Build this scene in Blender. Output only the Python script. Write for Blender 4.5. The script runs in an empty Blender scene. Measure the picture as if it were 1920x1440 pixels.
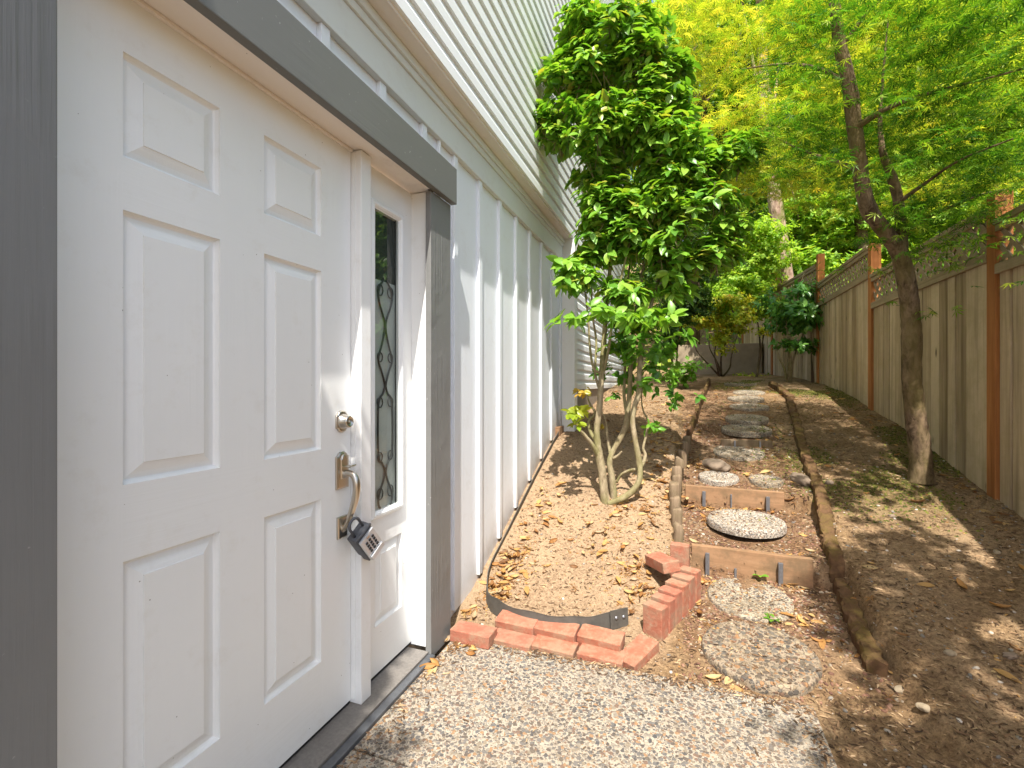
import bpy, bmesh, math, random
import numpy as np
from mathutils import Vector, Matrix
random.seed(7)
RS = np.random.RandomState(11)
R = math.radians
scene = bpy.context.scene
# ---------------------------------------------------------------- camera
F_PX, TH, CAMX, CAMH = 892.0, math.atan(323.0/892.0), 1.158, 1.2
VPX = 1283.0
cam_d = bpy.data.cameras.new('camera'); cam = bpy.data.objects.new('camera', cam_d)
scene.collection.objects.link(cam)
cam_d.sensor_width = 36; cam_d.lens = F_PX/1920*36; cam_d.clip_start = 0.02; cam_d.clip_end = 500
cam.location = (CAMX, 0, CAMH); cam.rotation_euler = (R(90), 0, TH)
scene.camera = cam
# ---------------------------------------------------------------- sky, sun, exposure
w = bpy.data.worlds.new("World"); scene.world = w; w.use_nodes = True
wn = w.node_tree.nodes; bg = wn['Background']
sky = wn.new('ShaderNodeTexSky'); sky.sky_type = 'NISHITA'; sky.sun_disc = False
SUN = Vector((-1.0, 3.5, -6.0)).normalized()
sky.sun_elevation = math.asin(-SUN.z); sky.sun_rotation = math.atan2(-SUN.x, -SUN.y)
sky.air_density = 1.0; sky.dust_density = 2.5; sky.ozone_density = 1.0
hs = wn.new('ShaderNodeHueSaturation'); hs.inputs['Saturation'].default_value = .95      # camera white balance for open shade
wb = wn.new('ShaderNodeMix'); wb.data_type = 'RGBA'; wb.blend_type = 'MULTIPLY'; wb.inputs[0].default_value = 1; wb.inputs[7].default_value = (1.0, 1.0, .98, 1)
w.node_tree.links.new(sky.outputs[0], hs.inputs['Color']); w.node_tree.links.new(hs.outputs[0], wb.inputs[6])
w.node_tree.links.new(wb.outputs[2], bg.inputs[0]); bg.inputs[1].default_value = 0.125
sl = bpy.data.lights.new('sun', 'SUN'); sl.energy = 3.8; sl.angle = R(0.5); sl.color = (1, .95, .87)
so = bpy.data.objects.new('sun', sl); scene.collection.objects.link(so)
so.rotation_euler = SUN.to_track_quat('-Z', 'Y').to_euler(); so.location = (3, -6, 12)
scene.view_settings.view_transform = 'Standard'; scene.view_settings.look = 'None'
scene.view_settings.exposure = 1.4; scene.view_settings.gamma = 1
scene.cycles.max_bounces = 6; scene.cycles.diffuse_bounces = 4; scene.cycles.transmission_bounces = 4
scene.cycles.transparent_max_bounces = 8
scene.cycles.sample_clamp_indirect = 6.0
# ---------------------------------------------------------------- pixel -> world helpers (photo pixels, 1920 x 1440)
ST, CT = math.sin(TH), math.cos(TH)
def ray(px, py):
    a = (px-960)/F_PX; b = (720-py)/F_PX
    return Vector((-ST + a*CT, CT + a*ST, b))          # per metre of depth
def P(px, py, Z): return Vector((CAMX, 0, CAMH)) + ray(px, py)*Z
# ---------------------------------------------------------------- noise and ground height
_h = np.random.RandomState(3).rand(256, 256)
def vnoise(x, y):
    x = np.asarray(x, float); y = np.asarray(y, float)
    xi = np.floor(x).astype(int); yi = np.floor(y).astype(int)
    fx = x-xi; fy = y-yi; fx = fx*fx*(3-2*fx); fy = fy*fy*(3-2*fy)
    g = lambda a, b: _h[a % 256, b % 256]
    return (g(xi, yi)*(1-fx)+g(xi+1, yi)*fx)*(1-fy)+(g(xi, yi+1)*(1-fx)+g(xi+1, yi+1)*fx)*fy
def fbm(x, y, o=4):
    s = 0; a = 1; t = 0
    for i in range(o):
        s = s+a*(vnoise(x*2**i+17*i, y*2**i+5*i)-.5); t += a; a *= .5
    return s/t
def sstep(a, b, x):
    t = np.clip((x-a)/(b-a), 0, 1); return t*t*(3-2*t)
LEFT = ([-90, 2.05, 2.2, 2.45, 2.8, 3.16, 3.56, 4.19, 5, 5.6, 6.5, 7.5, 9, 11, 14, 22, 40, 90], [-.04, -.02, .0, .04, .16, .30, .47, .70, .85, .96, 1.09, 1.19, 1.32, 1.42, 1.9, 4.6, 11, 20])
PATH = ([-90, 2.05, 2.95, 2.985, 3.63, 3.665, 3.92, 4.3, 4.71, 5.24, 5.57, 6.5, 7.4, 9, 11, 14, 22, 40, 90], [-.03, -.02, .11, .235, .335, .445, .50, .60, .70, .82, .90, 1.04, 1.16, 1.30, 1.42, 1.9, 4.6, 11, 20])
RIGHT = ([-90, 1.6, 2.2, 3, 3.86, 4.5, 5.2, 5.95, 7, 8, 9, 11, 14, 22, 40, 90], [-.04, -.02, .06, .26, .47, .62, .79, .93, 1.1, 1.20, 1.29, 1.42, 1.9, 4.6, 11, 20])
def path_left(y): return np.interp(y, [2, 3, 5, 7.5, 9], [1.13, 1.13, 1.13, 1.10, 1.0])
def path_right(y): return np.interp(y, [1.5, 2.0, 2.5, 3.2, 4.0, 5, 7, 9], [2.02, 1.98, 1.95, 1.97, 1.96, 1.98, 1.98, 1.9])
def gh(x, y, detail=True):
    x = np.asarray(x, float); y = np.asarray(y, float)
    zl = np.interp(y, *LEFT); zp = np.interp(y, *PATH); zr = np.interp(y, *RIGHT)
    pl = path_left(y); pr = path_right(y)
    wl = 1-sstep(pl-.06, pl+.02, x); wr = sstep(pr-.03, pr+.03, x)
    z = zp*(1-wl)*(1-wr)+zl*wl+(zr+.015)*wr
    yy = sstep(2.2, 3, y)
    z = z+.10*sstep(3.3, 9, x)*np.clip(x-3.3, 0, 40)
    if detail:
        z = z+.035*fbm(x*1.7, y*1.7, 3)*yy+.014*fbm(x*9+3, y*9, 3)+.006*fbm(x*45, y*45, 2)
    pat = (1-sstep(1.56, 1.60, x))*(1-sstep(1.99, 2.03, y))
    return z*(1-pat)+(-.06)*pat
def G(px, py):
    d = ray(px, py); t = 1.0
    o = Vector((CAMX, 0, CAMH)); last = 1.0
    while t < 40:
        p = o+d*t
        if p.z <= float(gh(p.x, p.y, False)):
            lo, hi = t-.02, t
            for _ in range(18):
                m = (lo+hi)/2; p = o+d*m
                if p.z <= float(gh(p.x, p.y, False)): hi = m
                else: lo = m
            p = o+d*hi; p.z = float(gh(p.x, p.y)); return p
        t += .02
    return o+d*40
# ---------------------------------------------------------------- mesh helpers
def link(name, me, mat=None, parent=None, smooth=False):
    o = bpy.data.objects.new(name, me); scene.collection.objects.link(o)
    if mat is not None:
        for m in (mat if isinstance(mat, (list, tuple)) else [mat]): me.materials.append(m)
    if smooth: me.polygons.foreach_set('use_smooth', [True]*len(me.polygons))
    if parent is not None: o.parent = parent; o.matrix_parent_inverse = parent.matrix_basis.inverted()
    return o
def pymesh(name, v, f, mat=None, parent=None, smooth=False):
    me = bpy.data.meshes.new(name); me.from_pydata([tuple(a) for a in v], [], f); me.update()
    return link(name, me, mat, parent, smooth)
def empty(name, loc=(0, 0, 0), rz=0):
    o = bpy.data.objects.new(name, None); scene.collection.objects.link(o)
    o.location = loc; o.rotation_euler = (0, 0, rz); o.empty_display_size = .1
    return o
def tag(o, label=None, cat=None, group=None, kind=None):
    for k, val in (('label', label), ('category', cat), ('group', group), ('kind', kind)):
        if val: o[k] = val
    return o
def bm_box(bm, lo, hi, M=None, mi=0):
    x0, y0, z0 = lo; x1, y1, z1 = hi
    vs = [bm.verts.new((M @ Vector(c)) if M is not None else c) for c in
          [(x0, y0, z0), (x1, y0, z0), (x1, y1, z0), (x0, y1, z0), (x0, y0, z1), (x1, y0, z1), (x1, y1, z1), (x0, y1, z1)]]
    for q in [(0, 3, 2, 1), (4, 5, 6, 7), (0, 1, 5, 4), (1, 2, 6, 5), (2, 3, 7, 6), (3, 0, 4, 7)]:
        f = bm.faces.new([vs[i] for i in q]); f.material_index = mi
    return vs
def bm_done(name, bm, mat, parent=None, bevel=0, seg=2, smooth=False):
    if bevel: bmesh.ops.bevel(bm, geom=list(bm.edges), offset=bevel, segments=seg, affect='EDGES', profile=.6)
    bmesh.ops.recalc_face_normals(bm, faces=list(bm.faces))
    me = bpy.data.meshes.new(name); bm.to_mesh(me); bm.free()
    return link(name, me, mat, parent, smooth)
def boxes(name, lst, mat, parent=None, bevel=.002, smooth=False):
    bm = bmesh.new()
    for lo, hi in lst: bm_box(bm, lo, hi)
    return bm_done(name, bm, mat, parent, bevel, smooth=smooth)
def tube_data(pts, rad, n=8, wob=0, seed=0, cap=True, vbase=0):
    pts = [Vector(p) for p in pts]; rs = random.Random(seed)
    V = []; Fc = []; up = None
    for i, p in enumerate(pts):
        a = pts[max(i-1, 0)]; b = pts[min(i+1, len(pts)-1)]; t = (b-a).normalized()
        if up is None:
            up = Vector((1, 0, 0)) if abs(t.x) < .8 else Vector((0, 1, 0))
        u = (up-t*up.dot(t)).normalized(); v = t.cross(u); up = u
        r = rad[i] if hasattr(rad, '__len__') else rad
        for k in range(n):
            an = 2*math.pi*k/n; rr = r*(1+wob*(rs.random()-.5)*2)
            V.append(p+u*math.cos(an)*rr+v*math.sin(an)*rr)
    for i in range(len(pts)-1):
        for k in range(n):
            k2 = (k+1) % n
            Fc.append((vbase+i*n+k, vbase+i*n+k2, vbase+(i+1)*n+k2, vbase+(i+1)*n+k))
    if cap:
        Fc.append(tuple(vbase+k for k in reversed(range(n)))); Fc.append(tuple(vbase+(len(pts)-1)*n+k for k in range(n)))
    return V, Fc
class Tubes:
    def __init__(s): s.v = []; s.f = []
    def add(s, pts, rad, n=8, wob=0, seed=0):
        V, Fc = tube_data(pts, rad, n, wob, seed, True, len(s.v)); s.v += V; s.f += Fc; return s
    def build(s, name, mat, parent=None): return pymesh(name, s.v, s.f, mat, parent, True)
def smooth_path(pts, rad, k=4):
    """Catmull-Rom through pts (k steps per span)."""
    pts = [Vector(p) for p in pts]; out = []; ro = []
    for i in range(len(pts)-1):
        p0 = pts[max(i-1, 0)]; p1 = pts[i]; p2 = pts[i+1]; p3 = pts[min(i+2, len(pts)-1)]
        for j in range(k):
            t = j/k
            out.append(.5*((2*p1)+(p2-p0)*t+(2*p0-5*p1+4*p2-p3)*t*t+(3*p1-p0-3*p2+p3)*t**3))
            ro.append(rad[i]*(1-t)+rad[i+1]*t)
    out.append(pts[-1]); ro.append(rad[-1]); return out, ro
def scatter(name, tv, tf, pos, rot, scl, mat, parent=None, smooth=False, rnd=None):
    """one mesh of many copies of a small template: tv (n,3), tf quads/tris, pos (N,3), rot (N,3,3), scl (N,) or (N,3)."""
    tv = np.array(tv, float); N = len(pos); n = len(tv)
    scl = np.asarray(scl, float)
    if scl.ndim == 1: scl = scl[:, None].repeat(3, 1)
    v = (tv[None]*scl[:, None, :]); v = np.einsum('nij,nkj->nki', rot, v)+np.asarray(pos)[:, None, :]
    v = v.reshape(-1, 3)
    lens = [len(f) for f in tf]; flat = np.concatenate([np.array(f) for f in tf])
    loops = (flat[None]+(np.arange(N)*n)[:, None]).reshape(-1)
    tot = np.tile(np.array(lens), N); start = np.concatenate([[0], np.cumsum(tot)[:-1]])
    me = bpy.data.meshes.new(name)
    me.vertices.add(len(v)); me.vertices.foreach_set('co', v.ravel())
    me.loops.add(len(loops)); me.loops.foreach_set('vertex_index', loops.astype(np.int32))
    me.polygons.add(len(tot)); me.polygons.foreach_set('loop_start', start.astype(np.int32)); me.polygons.foreach_set('loop_total', tot.astype(np.int32))
    if smooth: me.polygons.foreach_set('use_smooth', np.ones(len(tot), bool))
    me.update(calc_edges=True)
    at = me.attributes.new('rnd', 'FLOAT', 'POINT')
    if rnd is None: rnd = RS.rand(N)
    at.data.foreach_set('value', np.repeat(rnd, n).astype(np.float32))
    return link(name, me, mat, parent)
def frames(dirs, norms):
    """rotation matrices with local x along dirs and local z close to norms"""
    x = dirs/np.linalg.norm(dirs, axis=1)[:, None]
    z = norms-(norms*x).sum(1)[:, None]*x; z /= np.linalg.norm(z, axis=1)[:, None]+1e-9
    y = np.cross(z, x); return np.stack([x, y, z], axis=2)
# ---------------------------------------------------------------- materials
MATS = {}
class NT:
    def __init__(s, name):
        s.m = bpy.data.materials.new(name); s.m.use_nodes = True; s.t = s.m.node_tree
        s.b = s.t.nodes['Principled BSDF']; s.out = s.t.nodes['Material Output']
        MATS[name] = s.m
    def n(s, typ, ins=None, **kw):
        nd = s.t.nodes.new('ShaderNode'+typ)
        for k, v in kw.items(): setattr(nd, k, v)
        for k, v in (ins or {}).items():
            if hasattr(v, 'is_output'): s.t.links.new(v, nd.inputs[k])
            else: nd.inputs[k].default_value = v
        return nd
    def l(s, a, b): s.t.links.new(a, b)
    def coord(s, scale=(1, 1, 1), kind='Object', rot=(0, 0, 0)):
        tc = s.n('TexCoord'); mp = s.n('Mapping', {'Scale': scale, 'Rotation': rot}); s.l(tc.outputs[kind], mp.inputs[0]); return mp.outputs[0]
    def noise(s, vec, scale, detail=6, rough=.6, dist=0):
        return s.n('TexNoise', {'Vector': vec, 'Scale': scale, 'Detail': detail, 'Roughness': rough, 'Distortion': dist})
    def ramp(s, fac, stops, interp='LINEAR'):
        r = s.n('ValToRGB'); r.color_ramp.interpolation = interp; cr = r.color_ramp
        while len(cr.elements) < len(stops): cr.elements.new(.5)
        for e, (p, c) in zip(cr.elements, stops): e.position = p; e.color = (*c, 1) if len(c) == 3 else c
        s.l(fac, r.inputs[0]); return r.outputs[0]
    def mix(s, fac, a, b, blend='MIX'):
        m = s.n('Mix', data_type='RGBA', blend_type=blend)
        for k, v in ((0, fac), (6, a), (7, b)):
            if hasattr(v, 'is_output'): s.l(v, m.inputs[k])
            else: m.inputs[k].default_value = v if k == 0 else (*v, 1)
        return m.outputs[2]
    def math(s, op, a, b=0, clamp=False):
        m = s.n('Math', operation=op, use_clamp=clamp)
        for k, v in ((0, a), (1, b)):
            if hasattr(v, 'is_output'): s.l(v, m.inputs[k])
            else: m.inputs[k].default_value = v
        return m.outputs[0]
    def bump(s, h, strength=.3, dist=.01, normal=None):
        b = s.n('Bump', {'Height': h, 'Strength': strength, 'Distance': dist})
        if normal is not None: s.l(normal, b.inputs['Normal'])
        s.l(b.outputs[0], s.b.inputs['Normal']); return b.outputs[0]
    def set(s, color=None, rough=None, metal=None, spec=None):
        for k, v in (('Base Color', color), ('Roughness', rough), ('Metallic', metal), ('Specular IOR Level', spec)):
            if v is None: continue
            if hasattr(v, 'is_output'): s.l(v, s.b.inputs[k])
            else: s.b.inputs[k].default_value = (*v, 1) if k == 'Base Color' else v
        return s
def paint_grain(name, col, axis='z', depth=.5, rough=.42, dirt=None, spots=.0, gs=1.0, var=.05):
    """painted surface with embossed wood grain running along one axis"""
    t = NT(name); a, b = 70*gs, 2.2*gs
    sc = {'z': (a, a, b), 'y': (a, b, a), 'x': (b, a, a)}[axis]
    v = t.coord(sc); g = t.noise(v, 1, 5, .65, .6)
    v2 = t.coord(tuple(c*.3 for c in sc)); g2 = t.noise(v2, 1, 3, .5, 1.5)
    h = t.math('ADD', t.math('MULTIPLY', g.outputs[0], .6), t.math('MULTIPLY', g2.outputs[0], .6))
    t.bump(h, depth, .0015)
    vv = t.coord((1, 1, 1)); big = t.noise(vv, 2.2, 4)
    c = t.mix(t.math('MULTIPLY', big.outputs[0], 1), tuple(x*(1-var) for x in col), tuple(min(1, x*(1+var)) for x in col))
    if dirt:
        sp = t.noise(vv, 9, 6, .75)
        c = t.mix(t.math('MULTIPLY', t.ramp(sp.outputs[0], [(.55, (0, 0, 0)), (.8, (1, 1, 1))]), .35), c, dirt)
    if spots:
        vo = t.n('TexVoronoi', {'Vector': vv, 'Scale': 22.0})
        thr = t.math('LESS_THAN', vo.outputs['Distance'], .035)
        pick = t.math('GREATER_THAN', t.n('SeparateColor', {'Color': vo.outputs['Color']}).outputs[0], 1-spots)
        c = t.mix(t.math('MULTIPLY', t.math('MULTIPLY', thr, pick), .8), c, (.18, .15, .11))
    t.set(c, rough, spec=.4); return t.m
M_DOORV = paint_grain('door_paint_vertical', (.785, .79, .775), 'z', .55, .38, (.62, .58, .5), .22)
M_DOORH = paint_grain('door_paint_horizontal', (.785, .79, .775), 'y', .55, .38, (.62, .58, .5), .15)
M_TRIM = paint_grain('white_trim', (.79, .795, .79), 'z', .15, .4, (.55, .5, .42), .25)
M_HEADJ = paint_grain('jamb_head_paint', (.78, .72, .66), 'y', .1, .45, (.5, .42, .35), .3)
def brushed(mat, axis):
    nt = mat.node_tree; b = nt.nodes['Principled BSDF']; src = b.inputs['Base Color'].links[0].from_socket; old = b.inputs['Normal'].links[0].from_socket
    tc = nt.nodes.new('ShaderNodeTexCoord'); mp = nt.nodes.new('ShaderNodeMapping'); mp.inputs['Scale'].default_value = {'z': (90, 90, 1.6), 'y': (90, 1.6, 90)}[axis]
    nt.links.new(tc.outputs['Object'], mp.inputs[0]); n = nt.nodes.new('ShaderNodeTexNoise'); n.inputs['Scale'].default_value = 1; n.inputs['Detail'].default_value = 4; nt.links.new(mp.outputs[0], n.inputs['Vector'])
    n2 = nt.nodes.new('ShaderNodeTexNoise'); n2.inputs['Scale'].default_value = 2.6; n2.inputs['Detail'].default_value = 5; nt.links.new(tc.outputs['Object'], n2.inputs['Vector'])
    r = nt.nodes.new('ShaderNodeValToRGB'); r.color_ramp.elements[0].position = .48; r.color_ramp.elements[1].position = .62; nt.links.new(n2.outputs[0], r.inputs[0])
    h = _mk2(nt, 'MULTIPLY', n.outputs[0], r.outputs[0]); bp = nt.nodes.new('ShaderNodeBump'); bp.inputs['Strength'].default_value = .7 if axis == 'z' else .15; bp.inputs['Distance'].default_value = .006
    nt.links.new(h, bp.inputs['Height']); nt.links.new(old, bp.inputs['Normal']); nt.links.new(bp.outputs[0], b.inputs['Normal'])
    n3 = nt.nodes.new('ShaderNodeTexNoise'); n3.inputs['Scale'].default_value = 55; n3.inputs['Detail'].default_value = 3; nt.links.new(tc.outputs['Object'], n3.inputs['Vector'])
    r3 = nt.nodes.new('ShaderNodeValToRGB'); r3.color_ramp.elements[0].position = .70; r3.color_ramp.elements[1].position = .76; nt.links.new(n3.outputs[0], r3.inputs[0])
    m = nt.nodes.new('ShaderNodeMix'); m.data_type = 'RGBA'; nt.links.new(_mk2(nt, 'MULTIPLY', r3.outputs[0], .45), m.inputs[0]); nt.links.new(src, m.inputs[6]); m.inputs[7].default_value = (.45, .44, .42, 1); nt.links.new(m.outputs[2], b.inputs['Base Color'])
def _mk2(nt, op, a, bb):
    m = nt.nodes.new('ShaderNodeMath'); m.operation = op; nt.links.new(a, m.inputs[0])
    if hasattr(bb, 'is_output'): nt.links.new(bb, m.inputs[1])
    else: m.inputs[1].default_value = bb
    return m.outputs[0]
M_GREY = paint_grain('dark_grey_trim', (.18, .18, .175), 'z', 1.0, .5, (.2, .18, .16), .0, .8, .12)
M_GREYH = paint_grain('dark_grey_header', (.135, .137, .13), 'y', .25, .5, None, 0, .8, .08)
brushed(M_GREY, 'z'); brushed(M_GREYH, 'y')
M_SIDING = paint_grain('white_siding', (.72, .755, .80), 'z', .55, .5, (.5, .47, .42), .1, .7)
M_LAP = paint_grain('lap_siding_paint', (.76, .785, .80), 'y', .1, .5, None, 0)
M_FRIEZE = paint_grain('frieze_paint', (.60, .625, .615), 'y', .2, .5, (.45, .42, .38), .2)
M_SOFFIT = paint_grain('soffit_paint', (.68, .64, .60), 'y', .2, .5, (.4, .35, .3), .2)
def splash(mat):
    """soil splashed on the lowest courses of the wall, which follow the rising ground"""
    nt = mat.node_tree; b = nt.nodes['Principled BSDF']; src = b.inputs['Base Color'].links[0].from_socket
    mk = lambda op, a, bb, cl=False: _mk(nt, op, a, bb, cl)
    g = nt.nodes.new('ShaderNodeNewGeometry'); sp = nt.nodes.new('ShaderNodeSeparateXYZ'); nt.links.new(g.outputs['Position'], sp.inputs[0])
    h = mk('SUBTRACT', sp.outputs[2], mk('MULTIPLY', mk('SUBTRACT', sp.outputs[1], 2.45), .43))
    n = nt.nodes.new('ShaderNodeTexNoise'); n.inputs['Scale'].default_value = 14; n.inputs['Detail'].default_value = 7; nt.links.new(g.outputs['Position'], n.inputs['Vector'])
    f = mk('SUBTRACT', 1.0, mk('DIVIDE', h, .30), True); f = mk('MULTIPLY', mk('POWER', f, 1.6), mk('MULTIPLY', n.outputs[0], 1.1), True)
    m = nt.nodes.new('ShaderNodeMix'); m.data_type = 'RGBA'; nt.links.new(f, m.inputs[0]); nt.links.new(src, m.inputs[6]); m.inputs[7].default_value = (.36, .25, .15, 1)
    nt.links.new(m.outputs[2], b.inputs['Base Color'])
def _mk(nt, op, a, bb, cl):
    m = nt.nodes.new('ShaderNodeMath'); m.operation = op; m.use_clamp = cl
    for k, v in ((0, a), (1, bb)):
        if hasattr(v, 'is_output'): nt.links.new(v, m.inputs[k])
        else: m.inputs[k].default_value = v
    return m.outputs[0]
splash(M_SIDING)
def simple(name, col, rough=.5, metal=0, nscale=30, var=.15, bump=.2, spec=.5, bdist=.004):
    t = NT(name); v = t.coord(); n = t.noise(v, nscale, 6)
    c = t.mix(n.outputs[0], tuple(x*(1-var) for x in col), tuple(min(1, x*(1+var)) for x in col))
    t.set(c, rough, metal, spec)
    if bump: t.bump(n.outputs[0], bump, bdist)
    return t.m
M_NICKEL = simple('satin_nickel', (.55, .50, .43), .28, 1, 60, .06, .03)
M_RUBBER = simple('black_rubber', (.07, .074, .085), .45, 0, 80, .2, .1)
M_SILVER = simple('silver_casting', (.60, .61, .62), .35, .35, 200, .05, .05)
M_BUTTON = simple('black_button', (.012, .012, .014), .4, 0, 50, .1, 0)
M_LEAD = simple('lead_came', (.06, .062, .06), .45, .4, 120, .2, .2)
M_DARK = simple('dark_gap', (.015, .014, .013), .8, 0, 20, .2, 0)
M_SILL = simple('weathered_sill', (.17, .155, .14), .6, .1, 90, .45, .35)
M_NOSE = simple('sill_nose', (.10, .105, .115), .4, .3, 60, .3, .15)
M_EDGING = simple('edging_plastic', (.075, .068, .058), .65, 0, 25, .5, .5)
M_FOUND = simple('foundation', (.23, .19, .15), .9, 0, 14, .35, .5)
M_CONC = simple('mossy_concrete', (.30, .235, .155), .9, 0, 5, .45, .5, bdist=.02)
M_STAKE = simple('grey_metal_stake', (.22, .22, .235), .45, .7, 60, .3, .1)
M_ROCK = simple('brown_rock', (.21, .155, .11), .85, 0, 9, .4, .8, bdist=.01)
def brick_mat():
    t = NT('red_brick'); v = t.coord(kind='Object'); n = t.noise(v, 40, 8, .7); n2 = t.noise(v, 7, 4)
    c = t.mix(n2.outputs[0], (.26, .072, .038), (.38, .135, .075))
    c = t.mix(t.ramp(n.outputs[0], [(.5, (0, 0, 0)), (.7, (1, 1, 1))]), c, (.40, .20, .12))
    n3 = t.noise(t.coord(kind='Object'), 12, 6, .7)
    c = t.mix(t.math('MULTIPLY', t.ramp(n3.outputs[0], [(.55, (0, 0, 0)), (.68, (1, 1, 1))]), .65), c, (.33, .25, .17))
    geo = t.n('NewGeometry'); n4 = t.noise(geo.outputs['Position'], 9, 6, .7); sepz = t.n('SeparateXYZ', {'Vector': geo.outputs['Normal']})
    oi = t.n('ObjectInfo'); c = t.mix(t.math('MULTIPLY', oi.outputs['Random'], .45), c, (.30, .11, .075))
    c = t.mix(t.math('MULTIPLY', t.ramp(n4.outputs[0], [(.45, (0, 0, 0)), (.62, (1, 1, 1))]), .7), c, (.27, .19, .12))
    t.set(c, .92); t.bump(n.outputs[0], .8, .006); return t.m
M_BRICK = brick_mat()
def aggregate(name, scale, matrix, stones, mortar=.035, dirt=(.2, .14, .09), dirt_amt=.5, bs=.7):
    """exposed aggregate: rounded pebbles of many colours in a cement matrix"""
    t = NT(name); v = t.coord(); wob = t.noise(v, scale*.9, 2)
    vv = t.n('Mix', data_type='VECTOR'); vv.inputs[0].default_value = .012
    t.l(v, vv.inputs[4]); t.l(wob.outputs[1], vv.inputs[5]); vec = vv.outputs[1]
    v1 = t.n('TexVoronoi', {'Vector': vec, 'Scale': scale, 'Randomness': 1.0})
    v2 = t.n('TexVoronoi', {'Vector': vec, 'Scale': scale*2.3, 'Randomness': 1.0})
    s1 = t.n('SeparateColor', {'Color': v1.outputs['Color']}); s2 = t.n('SeparateColor', {'Color': v2.outputs['Color']})
    size = t.math('ADD', t.math('MULTIPLY', s1.outputs[1], .30), .38)
    d1 = t.math('SUBTRACT', size, v1.outputs['Distance']); m1 = t.math('MULTIPLY', d1, 14, True)
    size2 = t.math('ADD', t.math('MULTIPLY', s2.outputs[1], .3), .34)
    d2 = t.math('SUBTRACT', size2, v2.outputs['Distance']); m2 = t.math('MULTIPLY', d2, 10, True)
    k = len(stones); st = [((i+.0)/k, c) for i, c in enumerate(stones)]
    c1 = t.ramp(s1.outputs[0], st, 'CONSTANT'); c2 = t.ramp(s2.outputs[0], st, 'CONSTANT')
    fine = t.noise(v, 260, 4); base = t.mix(fine.outputs[0], tuple(x*.75 for x in matrix), tuple(x*1.2 for x in matrix))
    c = t.mix(m2, base, c2); c = t.mix(m1, c, c1)
    c = t.mix(t.math('MULTIPLY', fine.outputs[0], .14), c, (.4, .34, .27))
    big = t.noise(v, 3.2, 6, .7)
    c = t.mix(t.math('MULTIPLY', t.ramp(big.outputs[0], [(.42, (0, 0, 0)), (.7, (1, 1, 1))]), dirt_amt), c, dirt)
    t.set(c, .8)
    h = t.math('ADD', t.math('ADD', t.math('MULTIPLY', m1, .8), t.math('MULTIPLY', m2, .4)), t.math('MULTIPLY', fine.outputs[0], .3))
    t.bump(h, bs, .004); return t.m
STN = [(.085, .07, .055), (.21, .17, .12), (.045, .047, .052), (.27, .15, .07), (.12, .115, .11), (.07, .055, .047), (.34, .29, .22), (.14, .08, .055), (.10, .098, .095), (.22, .19, .15)]
STNW = [(r*1.0, g*.9, b*.76) for r, g, b in STN]
M_PATIO = aggregate('exposed_aggregate', 74, (.35, .305, .24), STN, dirt_amt=.35)
M_STONE = aggregate('pebbled_stone', 50, (.27, .21, .145), STNW, dirt=(.12, .08, .045), dirt_amt=.4, bs=1.0)
M_STONE2 = aggregate('fine_pebbled_stone', 85, (.40, .34, .25), STN, dirt=(.16, .115, .06), dirt_amt=.6)
M_STONE3 = aggregate('pale_pebbled_stone', 105, (.55, .50, .43), STN, dirt=(.3, .22, .15), dirt_amt=.3)
def wood(name, c1, c2, axis='z', scale=1.0, moss=None, moss_amt=.5, bump=.5, knots=True, board=None):
    t = NT(name); sc = {'z': (28, 28, 1.3), 'y': (28, 1.3, 28), 'x': (1.3, 28, 28)}[axis]
    at = t.n('Attribute', attribute_name='rnd'); off = t.n('CombineXYZ', {'X': 0.0}); 
    tc = t.n('TexCoord'); add = t.n('VectorMath', operation='ADD'); t.l(tc.outputs['Object'], add.inputs[0])
    mul = t.math('MULTIPLY', at.outputs['Fac'], 37.0); t.l(mul, off.inputs[0]); t.l(mul, off.inputs[1]); t.l(mul, off.inputs[2]); t.l(off.outputs[0], add.inputs[1])
    mp = t.n('Mapping', {'Scale': tuple(s*scale for s in sc)}); t.l(add.outputs[0], mp.inputs[0])
    g = t.noise(mp.outputs[0], 1, 8, .7, .8); f = t.noise(tc.outputs['Object'], 7, 5, .6)
    c = t.mix(t.ramp(g.outputs[0], [(.3, (0, 0, 0)), (.72, (1, 1, 1))]), c1, c2)
    c = t.mix(t.math('MULTIPLY', f.outputs[0], .35), c, tuple(x*.5 for x in c1))
    if board: c = t.mix(t.math('MULTIPLY', at.outputs['Fac'], .6), c, board)
    if knots:
        kp = t.n('Mapping', {'Scale': (7, 7, 2.4) if axis == 'z' else (7, 2.4, 7)}); t.l(add.outputs[0], kp.inputs[0])
        vo = t.n('TexVoronoi', {'Vector': kp.outputs[0], 'Scale': 1.0}); kk = t.ramp(vo.outputs['Distance'], [(.05, (1, 1, 1)), (.11, (0, 0, 0))])
        c = t.mix(t.math('MULTIPLY', kk, .85), c, (.05, .032, .02))
        st = t.noise(mp.outputs[0], .35, 4, .7); c = t.mix(t.math('MULTIPLY', t.ramp(st.outputs[0], [(.5, (0, 0, 0)), (.66, (1, 1, 1))]), .55), c, tuple(x*.55 for x in c1))
    if moss:
        mn = t.noise(tc.outputs['Object'], 5.5, 7, .75)
        c = t.mix(t.math('MULTIPLY', t.ramp(mn.outputs[0], [(.45, (0, 0, 0)), (.62, (1, 1, 1))]), moss_amt), c, moss)
    t.set(c, .85, spec=.25); t.bump(g.outputs[0], bump, .003); return t.m
M_FBOARD = wood('weathered_fence_board', (.24, .16, .085), (.60, .46, .29), 'z', .8, (.26, .22, .08), .25, board=(.70, .56, .38))
M_RAIL = wood('fence_rail_wood', (.26, .19, .11), (.46, .36, .24), 'y', 1, (.14, .15, .05), .3, knots=False)
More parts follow.
